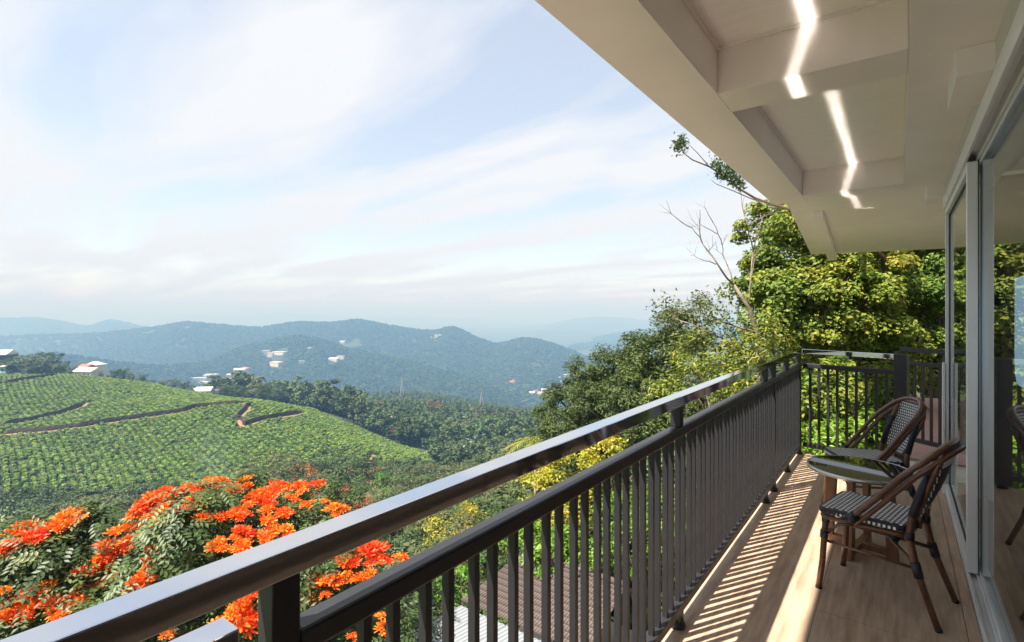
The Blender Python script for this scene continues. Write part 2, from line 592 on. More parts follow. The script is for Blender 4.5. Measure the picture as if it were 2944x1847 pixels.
def hill_ridge(name, pts, wfront, wback, base, amp, ns=140, nt=36, seed=0.0, nscale=500.0, prof=1.3):
    """pts: list of (px, y, depth) along the crest; returns mesh object and (grid) arrays"""
    P = np.array([tuple(W(*p)) for p in pts])
    s0 = np.arange(len(P))
    s = np.linspace(0, len(P) - 1, ns)
    # smooth catmull-like interpolation
    def interp(c):
        i = np.clip(np.floor(s).astype(int), 0, len(P) - 2)
        t = s - i
        pm = P[np.clip(i - 1, 0, len(P) - 1), c]; p0 = P[i, c]; p1 = P[i + 1, c]; p2 = P[np.clip(i + 2, 0, len(P) - 1), c]
        return 0.5 * ((2 * p0) + (-pm + p1) * t + (2 * pm - 5 * p0 + 4 * p1 - p2) * t * t + (-pm + 3 * p0 - 3 * p1 + p2) * t ** 3)
    cx, cy_, cz = interp(0), interp(1), interp(2)
    L = np.hypot(cx, cy_)
    nx, ny = -cx / L, -cy_ / L                      # across direction: towards the viewer side
    t = np.linspace(-1, 1, nt)
    t = np.sign(t) * np.abs(t) ** 1.4
    X = np.zeros((ns, nt)); Y = X.copy(); Z = X.copy()
    for i in range(ns):
        for j in range(nt):
            w = wfront if t[j] > 0 else wback
            x = cx[i] + nx[i] * t[j] * w
            y = cy_[i] + ny[i] * t[j] * w
            a = abs(t[j])
            h = (math.cos(math.pi * a) * 0.5 + 0.5)
            h = h ** prof * 0.65 + (1 - a) * 0.35
            sp = fbm((x / nscale + seed, y / nscale, seed), 5)
            rid = 1 - abs(mnoise.noise(Vector((x / (nscale * 0.8) + 7 + seed, y / (nscale * 0.8), 3.3))))
            mod = min(1.0, a * 4)
            Z[i, j] = base + (cz[i] - base) * h + amp * (sp * (0.18 + 0.82 * mod) + (rid - 0.75) * 1.1 * mod * (1 - a * 0.6))
            X[i, j] = x; Y[i, j] = y
    o = link(name, grid_mesh(name, X, Y, Z), M['hill'])
    if o.data.polygons[len(o.data.polygons) // 2].normal.z < 0:
        o.data.flip_normals()
    tag(o, kind='structure')
    return o, X, Y, Z


HILLS = []
HILLS.append(hill_ridge('hill', [(150, 1030, 1250), (420, 1060, 1300), (600, 1050, 1450), (690, 1010, 1600), (820, 978, 1620), (910, 985, 1600), (1010, 1015, 1560), (1180, 1050, 1480), (1330, 1095, 1380), (1480, 1150, 1250)], 520, 420, -225, 14, seed=1.0, nscale=330))
HILLS.append(hill_ridge('hill', [(-500, 985, 2700), (-100, 975, 2600), (250, 965, 2450), (420, 952, 2350), (530, 933, 2300), (620, 941, 2280), (740, 950, 2280), (850, 934, 2300), (950, 936, 2300), (1030, 928, 2280), (1120, 945, 2260), (1240, 961, 2200), (1300, 952, 2150), (1370, 980, 2080), (1430, 998, 2050), (1500, 983, 2020), (1560, 989, 1980), (1640, 1018, 1920), (1720, 1055, 1850), (1820, 1100, 1780)], 900, 700, -230, 22, ns=220, nt=44, seed=4.0, nscale=420))
HILLS.append(hill_ridge('hill', [(-600, 930, 4600), (-200, 915, 4500), (0, 922, 4300), (100, 921, 4200), (180, 930, 4200), (250, 943, 4200), (320, 926, 4200), (420, 946, 4150), (560, 965, 4100), (800, 985, 4100)], 1300, 1000, -230, 26, seed=8.0, nscale=700))
HILLS.append(hill_ridge('hill', [(1540, 1050, 3900), (1620, 1012, 4000), (1700, 980, 4100), (1760, 966, 4200), (1840, 956, 4300), (1960, 945, 4400), (2150, 950, 4400), (2500, 940, 4600)], 1100, 900, -230, 24, seed=11.0, nscale=700))
HILLS.append(hill_ridge('hill', [(1380, 1000, 6800), (1440, 975, 6900), (1490, 945, 7000), (1560, 936, 7000), (1640, 918, 7000), (1720, 910, 7000), (1800, 915, 7100), (1900, 922, 7200), (2100, 915, 7300), (2500, 925, 7600)], 1700, 1500, -230, 40, seed=15.0, nscale=1100))
HILLS.append(hill_ridge('hill', [(-700, 905, 11500), (-200, 898, 11000), (200, 893, 11000), (500, 902, 11000), (800, 898, 11000), (1000, 908, 10800), (1200, 912, 10500), (1400, 918, 10500)], 2500, 2500, -230, 45, seed=19.0, nscale=2000))
HILLS.append(hill_ridge('hill', [(700, 885, 17000), (1100, 890, 17000), (1400, 893, 16500), (1560, 886, 16000), (1640, 876, 16000), (1720, 878, 16000), (1780, 889, 16000), (2000, 892, 16500), (2600, 885, 17000)], 3500, 3500, -230, 45, seed=23.0, nscale=3000))
dg = bpy.context.evaluated_depsgraph_get()
HBV = [BVHTree.FromObject(h[0], dg) for h in HILLS[:4]]


def hit(px, py):
    """first terrain or hill surface seen through a photo pixel"""
    o = Vector((0, 0, H))
    d = ray(px, py).normalized()
    best = None
    for b in [BV] + HBV:
        r = b.ray_cast(o, d)
        if r[0] is not None and (best is None or r[3] < best[1]):
            best = (r[0], r[3])
    return best[0] if best else None


# ------------------------------------------------------------------ leaves
def leaf_arrays(P, Nrm, size, aspect=0.5, fold=0.18, jitter=0.5):
    """diamond leaves, two triangles each, folded along the midrib.  P centres, Nrm facing direction"""
    n = len(P)
    Nrm = Nrm + rng.normal(0, jitter, (n, 3))
    Nrm /= np.linalg.norm(Nrm, axis=1, keepdims=True) + 1e-9
    t = rng.normal(0, 1, (n, 3))
    t -= Nrm * (t * Nrm).sum(1, keepdims=True)
    t /= np.linalg.norm(t, axis=1, keepdims=True) + 1e-9
    b = np.cross(Nrm, t)
    sz = (np.asarray(size) * np.ones(n))[:, None] * rng.uniform(0.7, 1.3, (n, 1))
    base = P - t * sz * 0.5
    tip = P + t * sz * 0.5 - Nrm * sz * 0.1
    l = P + b * sz * aspect * 0.5 + Nrm * sz * fold * 0.5 - t * sz * 0.06
    r = P - b * sz * aspect * 0.5 + Nrm * sz * fold * 0.5 - t * sz * 0.06
    V = np.stack([base, l, tip, r], 1).reshape(-1, 3)
    i = np.arange(n)[:, None] * 4
    Fc = np.concatenate([i + np.array([[0, 2, 1]]), i + np.array([[0, 3, 2]])], 1).reshape(-1, 3)
    return V, Fc


def leaves_mesh(name, V, Fc, lv):
    me = bpy.data.meshes.new(name)
    me.vertices.add(len(V))
    me.vertices.foreach_set('co', np.ascontiguousarray(V, dtype=np.float32).ravel())
    nf = len(Fc)
    me.loops.add(nf * 3)
    me.loops.foreach_set('vertex_index', np.ascontiguousarray(Fc, dtype=np.int32).ravel())
    me.polygons.add(nf)
    me.polygons.foreach_set('loop_start', np.arange(0, nf * 3, 3, dtype=np.int32))
    me.update(calc_edges=True)
    a = me.attributes.new('lv', 'FLOAT', 'POINT')
    a.data.foreach_set('value', np.ascontiguousarray(lv, dtype=np.float32))
    return me


def sphere_dirs(n, up=0.0):
    d = rng.normal(0, 1, (n, 3))
    d /= np.linalg.norm(d, axis=1, keepdims=True)
    if up:
        d[:, 2] += up
        d /= np.linalg.norm(d, axis=1, keepdims=True)
    return d


def crown_points(ells, nclump, nleaf, clump_r, up=0.35, shell=0.55):
    """leaf centres and normals: clumps spread through ellipsoids, leaves on the clumps' outer shells"""
    vol = np.array([e[3] * e[4] * e[5] for e in ells]) ** (2 / 3)
    which = rng.choice(len(ells), nclump, p=vol / vol.sum())
    E_ = np.array(ells)[which]
    d = sphere_dirs(nclump, up * 0.5)
    r = shell + (1 - shell) * rng.random((nclump, 1)) ** 0.6
    Cc = E_[:, :3] + d * E_[:, 3:6] * r
    cr = clump_r * rng.uniform(0.6, 1.35, nclump)
    k = rng.integers(0, nclump, nleaf)
    ld = sphere_dirs(nleaf, 0.25)
    lr = rng.random((nleaf, 1)) ** 0.45
    P = Cc[k] + ld * (cr[k][:, None]) * lr * np.array([1.15, 1.15, 0.8])
    Nn = ld * 0.55 + d[k] * 0.35 + np.array([0, 0, 0.75])
    tone = rng.random(nclump)[k]
    return P, Nn, tone, Cc


def crown_mesh(name, ells, nclump, nleaf, clump_r, lsize, aspect=0.5, tonew=0.5, **kw):
    P, Nn, tone, Cc = crown_points(ells, nclump, nleaf, clump_r, **kw)
    V, Fc = leaf_arrays(P, Nn, lsize, aspect)
    lv = np.clip(tone * tonew + rng.random(len(P)) * (1 - tonew), 0, 1)
    return leaves_mesh(name, V, Fc, np.repeat(lv, 4)), Cc


def branch_curve(a, b, sag=0.1, n=6, wob=0.06):
    a, b = Vector(a), Vector(b)
    L = (b - a).length
    pts = []
    for i in range(n + 1):
        t = i / n
        p = a.lerp(b, t)
        p.z += math.sin(math.pi * t) * sag * L
        if 0 < i < n:
            p += Vector((random.gauss(0, 1), random.gauss(0, 1), random.gauss(0, 0.6))) * wob * L * 0.4
        pts.append(p)
    return pts


def trunk_mb(base, top, r0, clumps, nlimb, r1=None, forks=True):
    mb = MB()
    base, top = Vector(base), Vector(top)
    pts = branch_curve(base, top, 0, 6, 0.06)
    r1 = r1 or r0 * 0.35
    mb.tube(pts, [r0 * (1 - i / 6) + r1 * i / 6 for i in range(7)], 8)
    idx = list(range(len(clumps)))
    random.shuffle(idx)
    for k in idx[:nlimb]:
        c = Vector(clumps[k])
        i = random.choice([2, 3, 4, 5])
        st = pts[i]
        if c.z < st.z - 0.5:
            st = pts[max(1, i - 2)]
        bp = branch_curve(st, c, 0.08, 5, 0.08)
        rb = r0 * random.uniform(0.22, 0.4)
        mb.tube(bp, [rb * (1 - 0.85 * j / 5) for j in range(6)], 5)
    return mb


def make_tree(name, label, cat, base, height, ells, nclump, nleaf, clump_r, lsize, mat, bark='bark', r0=0.16, nlimb=14,
              aspect=0.5, group=None, tonew=0.5, up=0.35, shell=0.55):
    """ells in tree-local coordinates (base at the origin)"""
    t = empty(name, base)
    me, Cc = crown_mesh('crown', ells, nclump, nleaf, clump_r, lsize, aspect, tonew, up=up, shell=shell)
    o = link('crown', me, M[mat], t)
    o['kind'] = 'stuff'
    top = (np.mean([e[0] for e in ells]) * 0.6, np.mean([e[1] for e in ells]) * 0.6, height * 0.78)
    link('trunk', trunk_mb((0, 0, -0.4), top, r0, Cc, nlimb), M[bark], t, smooth=True)
    tag(t, label, cat, group)
    return t


# ================================================================== the balcony
RX0, RX1 = -0.878, -0.820            # railing tube, outer and inner face
END_A, END_B = Vector((-0.875, 6.275)), Vector((0.335, 5.935))     # skewed far edge of the balcony
ed = (END_B - END_A).normalized()
en = Vector((-ed.y, ed.x))           # outward (away from the house front)


def clip_poly(poly):
    """keep the part of a polygon on the balcony side of the far edge"""
    out = []
    for i in range(len(poly)):
        a, b = Vector(poly[i]), Vector(poly[(i + 1) % len(poly)])
        da, db = (a - END_A).dot(en), (b - END_A).dot(en)
        if da <= 0:
            out.append(tuple(a))
        if (da < 0) != (db < 0) and abs(da - db) > 1e-9:
            out.append(tuple(a.lerp(b, da / (da - db))))
    return out


slab_poly = clip_poly([(-0.93, -2.4), (0.255, -2.4), (0.255, 8), (-0.93, 8)])
fl = link('floor', MB().prism(slab_poly, -0.30, -0.006), M['slab'])
tag(fl, kind='structure')
g = link('grout_bed', MB().prism(slab_poly, -0.005, -0.0015), M['grout'], fl)
cols_x = [(-0.93, -0.336), (-0.333, 0.252)]
for ci, (xa, xb) in enumerate(cols_x):
    y = -2.4 + (0.6 if ci else 0.0) - 1.2
    while y < 6.4:
        poly = clip_poly([(xa, max(y, -2.4)), (xb, max(y, -2.4)), (xb, y + 1.197), (xa, y + 1.197)]) if y + 1.197 > -2.4 else []
        if len(poly) >= 3:
            link('floor_tile', MB().prism(poly, -0.001, 0.0), M['floor_wood'], fl)
        y += 1.2
# threshold strip in front of the glass
th_poly = clip_poly([(0.2555, -2.4), (0.300, -2.4), (0.300, 8), (0.2555, 8)])
thr = link('threshold_tile', MB().prism(th_poly, -0.30, 0.012), M['floor_wood'], fl)
bevel(thr, 0.004)


# ------------------------------------------------------------------ railings
def post(parent, x, y, z1=1.049, w=0.05, z0=0.0, rz=0.0):
    p = link('post', MB().box((-w / 2, -w / 2, z0 + 0.03), (w / 2, w / 2, z1)), M['charcoal'], parent, loc=(x, y, 0))
    p.rotation_euler.z = rz
    bevel(p, 0.003)
    f = MB().lathe([(0.040, 0.0), (0.041, 0.012), (0.037, 0.022), (0.030, 0.034), (0.027, 0.05)], 16)
    link('foot', f, M['charcoal'], p, smooth=True)
    return p


XC = (RX0 + RX1) / 2
bal_me = MB().box((-0.011, -0.0095, 0.0), (0.011, 0.0095, 0.79)).mesh('baluster')
bal_me.materials.append(M['charcoal'])


def rail_bar(name, parent, a, b, w, z0, z1, mat, bev=0.004):
    mb = MB().bar((a[0], a[1], (z0 + z1) / 2), (b[0], b[1], (z0 + z1) / 2), w, z1 - z0)
    o = link(name, mb, mat, parent)
    bevel(o, bev, 2)
    return o


rail = empty('balcony_railing', (XC, 3.2, 0))
tag(rail, 'long charcoal balcony railing with shiny steel handrail overlooking the valley', 'railing')


def off(o, root):
    o.location = Vector(o.location) - Vector(root.location)
    return o


Y0, Y1 = 0.425, 6.20
off(rail_bar('top_rail', rail, (XC, -2.3), (XC, Y1), 0.058, 1.052, 1.10, M['steel'], 0.003), rail)
off(rail_bar('middle_rail', rail, (XC, Y0 + 0.071), (XC, Y1), 0.056, 0.905, 0.951, M['charcoal'], 0.007), rail)
off(rail_bar('bottom_rail', rail, (XC, Y0 + 0.071), (XC, Y1), 0.054, 0.072, 0.115, M['charcoal'], 0.003), rail)
POSTS = [0.471, 2.45, 4.45, 4.775, 5.43, 6.17]
FULL = [0.471, 4.775, 6.17]
for y in POSTS:
    if y in FULL:
        off(post(rail, XC, y, 1.051, 0.05), rail)
    else:                                 # short strut above the middle rail and a short foot below the bottom rail
        sp_ = off(link('strut', MB().box((-0.024, -0.025, 0.9515), (0.024, 0.025, 1.0515)), M['charcoal'], rail, loc=(XC, y, 0)), rail)
        bevel(sp_, 0.003)
        ft = off(post(rail, XC, y, 0.0715, 0.05), rail)
y = Y0 + 0.13
k = 0
while y < 6.12:
    if all(abs(y - p) > 0.045 for p in FULL):
        o = link('baluster', bal_me, None, rail, loc=(XC, y, 0.115))
        off(o, rail)
        clip_me = bal_me
    y += 0.092 if k % 2 == 0 else 0.073
    k += 1
# small welds at each baluster foot would be too fine to see; the brackets below are not
rail2 = empty('balcony_railing', (XC, -0.8, 0))
tag(rail2, 'short railing run beyond the thick near post, its steel middle rail stepped higher', 'railing')
off(rail_bar('middle_rail', rail2, (XC, -2.3), (XC, 0.392), 0.056, 0.962, 1.006, M['steel'], 0.003), rail2)
off(rail_bar('bottom_rail', rail2, (XC, -2.3), (XC, 0.392), 0.054, 0.072, 0.115, M['charcoal'], 0.003), rail2)
off(post(rail2, XC, -1.5, 1.051), rail2)
off(post(rail2, XC, 0.36, 0.961), rail2)
y = -2.25
k = 0
while y < 0.30:
    if abs(y + 1.5) > 0.045:
        off(link('baluster', bal_me, None, rail2, loc=(XC, y, 0.115)), rail2)
    y += 0.092 if k % 2 == 0 else 0.073
    k += 1

# far cross railing along the skewed edge
A = Vector((-0.815, 6.235)); B = Vector((-0.03, 6.02))
cr = empty('cross_railing', (-0.4, 6.12, 0))
tag(cr, 'charcoal railing with steel handrail closing the far end of the balcony', 'railing')
ang = math.atan2(B.y - A.y, B.x - A.x)
off(rail_bar('top_rail', cr, A, B, 0.058, 1.052, 1.10, M['steel'], 0.003), cr)
off(rail_bar('middle_rail', cr, A + (B - A) * 0.01, B, 0.056, 0.905, 0.951, M['charcoal'], 0.006), cr)
off(rail_bar('bottom_rail', cr, A + (B - A) * 0.01, B, 0.054, 0.072, 0.115, M['charcoal'], 0.003), cr)
for i in range(9):
    p = A.lerp(B, (i + 0.85) / 9.6)
    o = off(link('baluster', bal_me, None, cr, loc=(p.x, p.y, 0.115)), cr)
    o.rotation_euler.z = ang
pp = B + (B - A).normalized() * 0.05
off(post(cr, pp.x, pp.y, 1.10, 0.10, rz=ang), cr)

A2 = Vector((0.02, 7.255)); B2 = Vector((0.80, 6.66))
cr2 = empty('terrace_railing', (0.3, 7.0, 0))
tag(cr2, 'charcoal railing in front of the pink boarded terrace', 'railing')
ang2 = math.atan2(B2.y - A2.y, B2.x - A2.x)
off(rail_bar('top_rail', cr2, A2, B2, 0.058, 1.052, 1.10, M['charcoal'], 0.003), cr2)
off(rail_bar('middle_rail', cr2, A2, B2, 0.05, 0.905, 0.951, M['charcoal'], 0.003), cr2)
off(rail_bar('bottom_rail', cr2, A2, B2, 0.05, 0.072, 0.115, M['charcoal'], 0.003), cr2)
for i in range(11):
    p = A2.lerp(B2, (i + 0.7) / 11.4)
    o = off(link('baluster', bal_me, None, cr2, loc=(p.x, p.y, 0.115)), cr2)
    o.rotation_euler.z = ang2
pl = A2 - (B2 - A2).normalized() * 0.03
off(post(cr2, pl.x, pl.y, 1.051, 0.05, z0=-0.25, rz=ang2), cr2)
off(post(cr2, B2.x, B2.y, 1.051, 0.05, rz=ang2), cr2)

# ------------------------------------------------------------------ house: roof, ceiling, glass front
CB, CP = 2.57, 2.80                  # underside of the beams, underside of the recessed boards
WX = 0.30                            # house front
house = empty('balcony_ceiling', (0, 3, CB))
tag(house, kind='structure')


def hpart(name, mb, mat, bev=0.0):
    o = link(name, mb, mat, house)
    off(o, house)
    if bev:
        bevel(o, bev, 2)
    return o


# coffers between X -0.72 and 0.03; beam bottoms in one plane
FX = -1.005                          # outer lower edge of the eaves beam
CXA, CXB = -0.720, 0.032
YE = 5.76                            # far end of the deep eaves beam
beams = [(-2.6, -2.4), (-0.25, 0.05), (2.662, 2.945), (5.47, YE)]
# eaves beam with a sloping outer face
sec = [(FX, CB), (CXA, CB), (CXA, 3.0), (-1.285, 3.0)]
mb = MB()
n4 = len(sec)
v = [(x, -2.6, z) for x, z in sec] + [(x, YE, z) for x, z in sec]
mb.add(v, [tuple(range(n4)), tuple(range(2 * n4 - 1, n4 - 1, -1))] + [(i, (i + 1) % n4, n4 + (i + 1) % n4, n4 + i) for i in range(n4)])
hpart('eaves_beam', mb, M['ceiling'])
hpart('wall_beam', MB().box((CXB, -2.6, CB), (0.56, YE, 3.0)), M['ceiling'])
for ya, yb in beams:
    hpart('cross_beam', MB().box((CXA + 0.0005, ya, CB + 0.0008), (CXB - 0.0005, yb, 2.999)), M['ceiling'], 0.004)
for i in range(3):
    ya, yb = beams[i][1], beams[i + 1][0]
    o = hpart('ceiling_board', MB().box((CXA + 0.001, ya + 0.001, CP), (CXB - 0.001, yb - 0.001, 2.96)), M['ceiling_panel'])
    cv = MB()
    # slim cove where boards meet the beams
    cv.bar((CXA + 0.008, ya + 0.002, CP - 0.006), (CXA + 0.008, yb - 0.002, CP - 0.006), 0.014, 0.012)
    cv.bar((CXA + 0.016, yb - 0.008, CP - 0.006), (CXB - 0.002, yb - 0.008, CP - 0.006), 0.014, 0.012)
    c_ = link('cove', cv, M['ceiling'], o)
hpart('roof_slab', MB().box((-1.27, -2.6, 3.001), (4.6, YE, 3.12)), M['slab'])
# lower far soffit running on beyond the glass
Zs = 2.655
sof = [(-0.925, YE + 0.004), (-1.44, 12.1), (0.62, 12.45), (4.4, 12.9), (4.4, YE + 0.004)]
hpart('far_soffit', MB().prism(sof, Zs, 3.0), M['ceiling'])
st = MB()
st.hull([(-0.70, 6.9, Zs - 0.001), (-0.80, 6.9, Zs - 0.001), (-1.13, 12.0, Zs - 0.001), (-0.98, 12.0, Zs - 0.001)],
        [(-0.70, 6.9, Zs - 0.07), (-0.80, 6.9, Zs - 0.07), (-1.13, 12.0, Zs - 0.15), (-0.98, 12.0, Zs - 0.15)])
hpart('soffit_rib', st, M['ceiling'])
# beam stubs over the glass
for ya, yb in ((2.78, 3.22), (5.62, 5.95)):
    hpart('beam_stub', MB().box((0.185, ya, CB - 0.115), (WX + 0.02, yb, CB - 0.0005 if yb < YE else Zs - 0.001)), M['ceiling'], 0.003)
hpart('lintel', MB().box((WX + 0.005, -2.6, 2.425), (0.56, 5.62, CB - 0.001)), M['wall'])

# ---- sliding glass front
GY0, GY1 = -2.4, 5.545
door = empty('sliding_glass_door', (0.37, 2.0, 0))
tag(door, 'white framed sliding glass doors along the house side of the balcony', 'glass door')


def dpart(name, mb, mat, bev=0.002, parent=None):
    o = link(name, mb, mat, parent or door)
    if parent is None:
        off(o, door)
    if bev:
        bevel(o, bev, 2)
    return o


tr = MB()
for xa, xb, zz in ((0.302, 0.316, 0.040), (0.316, 0.344, 0.018), (0.344, 0.3555, 0.036)):
    tr.box((xa + 0.0002, GY0, -0.01), (xb - 0.0002, GY1, zz))
dpart('bottom_track', tr, M['pvc'], 0.0015)
tr = MB()
for xa, xb, zz in ((0.290, 0.304, 2.335), (0.304, 0.344, 2.385), (0.344, 0.3555, 2.345)):
    tr.box((xa + 0.0002, GY0, zz), (xb - 0.0002, GY1, 2.424))
dpart('top_track', tr, M['pvc'], 0.0015)


def sash(x0, x1, xm, y0, y1, wn=0.06, wf=0.03, near=True):
    """one sliding sash with its glass at xm"""
    z0, z1 = 0.041, 2.334
    if near:
        dpart('stile', MB().box((x0, y0, z0), (x1, y0 + wn, z1)), M['pvc'], 0.004)
    dpart('stile', MB().box((x0, y1 - wf, z0), (x1, y1, z1)), M['pvc'], 0.003)
    dpart('sash_rail', MB().box((x0, y0 + wn, z0), (x1, y1 - wf, z0 + 0.05)), M['pvc'], 0.003)
    dpart('sash_rail', MB().box((x0, y0 + wn, z1 - 0.05), (x1, y1 - wf, z1)), M['pvc'], 0.003)
    gk = MB()
    gk.box((xm - 0.006, y0 + wn, z0 + 0.05), (xm - 0.0008, y1 - wf, z0 + 0.060))
    gk.box((xm - 0.006, y0 + wn, z1 - 0.060), (xm - 0.0008, y1 - wf, z1 - 0.05))
    gk.box((xm - 0.006, y1 - wf - 0.006, z0 + 0.060), (xm - 0.0008, y1 - wf, z1 - 0.060))
    dpart('gasket', gk, M['gasket'], 0)
    pane = MB().add([(xm, y0 + wn, z0 + 0.05), (xm, y1 - wf, z0 + 0.05), (xm, y1 - wf, z1 - 0.05), (xm, y0 + wn, z1 - 0.05)], [(0, 1, 2, 3)])
    dpart('pane', pane, M['glass'], 0)


sash(0.303, 0.350, 0.330, 3.84, 5.54, 0.05, 0.03)
# the sliding pane runs just behind the fixed sash
dpart('sash_rail', MB().box((0.3565, -2.38, -0.01), (0.400, 3.93, 0.062)), M['pvc'], 0.002)
dpart('sash_rail', MB().box((0.3565, -2.38, 2.318), (0.400, 3.93, 2.424)), M['pvc'], 0.002)
dpart('stile', MB().box((0.3640, 3.93, -0.01), (0.400, 3.985, 2.424)), M['pvc'], 0.002)
pane = MB().add([(0.3590, -2.38, 0.0625), (0.3590, 3.98, 0.0625), (0.3590, 3.98, 2.3175), (0.3590, -2.38, 2.3175)], [(0, 1, 2, 3)])
dpart('pane', pane, M['glass'], 0)
bs = MB()
bs.box((0.3512, 3.848, 0.04), (0.3550, 3.89, 2.33))
dpart('brush_strip', bs, M['gasket'], 0)
# small white catch on the end stile
dpart('catch', MB().box((0.282, 5.50, 0.0), (0.302, 5.53, 1.08)), M['pvc'], 0.004)

# ---- room behind the glass
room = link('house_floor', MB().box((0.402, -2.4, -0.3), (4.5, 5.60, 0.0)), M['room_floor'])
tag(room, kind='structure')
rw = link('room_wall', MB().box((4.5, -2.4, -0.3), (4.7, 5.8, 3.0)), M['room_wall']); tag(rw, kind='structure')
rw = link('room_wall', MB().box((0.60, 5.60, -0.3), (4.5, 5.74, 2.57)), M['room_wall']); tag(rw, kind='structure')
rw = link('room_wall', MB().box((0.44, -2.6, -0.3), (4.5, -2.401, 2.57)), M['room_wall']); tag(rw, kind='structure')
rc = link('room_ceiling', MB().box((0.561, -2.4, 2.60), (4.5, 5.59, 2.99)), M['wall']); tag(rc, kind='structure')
cp = link('corner_post', MB().box((0.445, 5.5455, -0.3), (0.599, 5.70, 2.57)), M['pvc']); tag(cp, kind='structure')

# pale blue panel inside the room
pn = MB()
prof = []
y0_, y1_ = 3.55, 4.80
for i in range(9):
    a = math.pi / 2 * i / 8
    prof.append((y1_ - 0.14 + 0.14 * math.sin(a), 1.16 - 0.14 * math.cos(a) - 0.0))
poly = [(y0_, 1.02)] + prof + [(y1_, 1.72), (y0_, 1.72)]
n = len(poly)
pv = [(0.62, a, b) for a, b in poly] + [(0.66, a, b) for a, b in poly]
pn.add(pv, [tuple(range(n)), tuple(range(2 * n - 1, n - 1, -1))] + [(i, (i + 1) % n, n + (i + 1) % n, n + i) for i in range(n)])
po = empty('room_panel', (0.64, 4.2, 0))
tag(po, 'glowing pale blue panel with rounded lower corner standing behind the glass', 'screen')
MS = bpy.data.materials.new('glowing_panel')
MS.use_nodes = True
MS.node_tree.nodes['Principled BSDF'].inputs['Base Color'].default_value = (0.05, 0.07, 0.08, 1)
MS.node_tree.nodes['Principled BSDF'].inputs['Emission Color'].default_value = (0.42, 0.66, 0.85, 1)
MS.node_tree.nodes['Principled BSDF'].inputs['Emission Strength'].default_value = 0.2  # emission added to keep the panel bright behind the glass
for nm, mb, mt in (('panel', pn, MS),):
    off(link(nm, mb, mt, po), po)
for yy in (3.85, 4.5):
    off(link('leg', MB().box((0.63, yy, 0), (0.65, yy + 0.03, 1.05)), M['charcoal'], po), po)
off(link('base', MB().box((0.55, 3.8, 0.0), (0.75, 4.6, 0.02)), M['charcoal'], po), po)


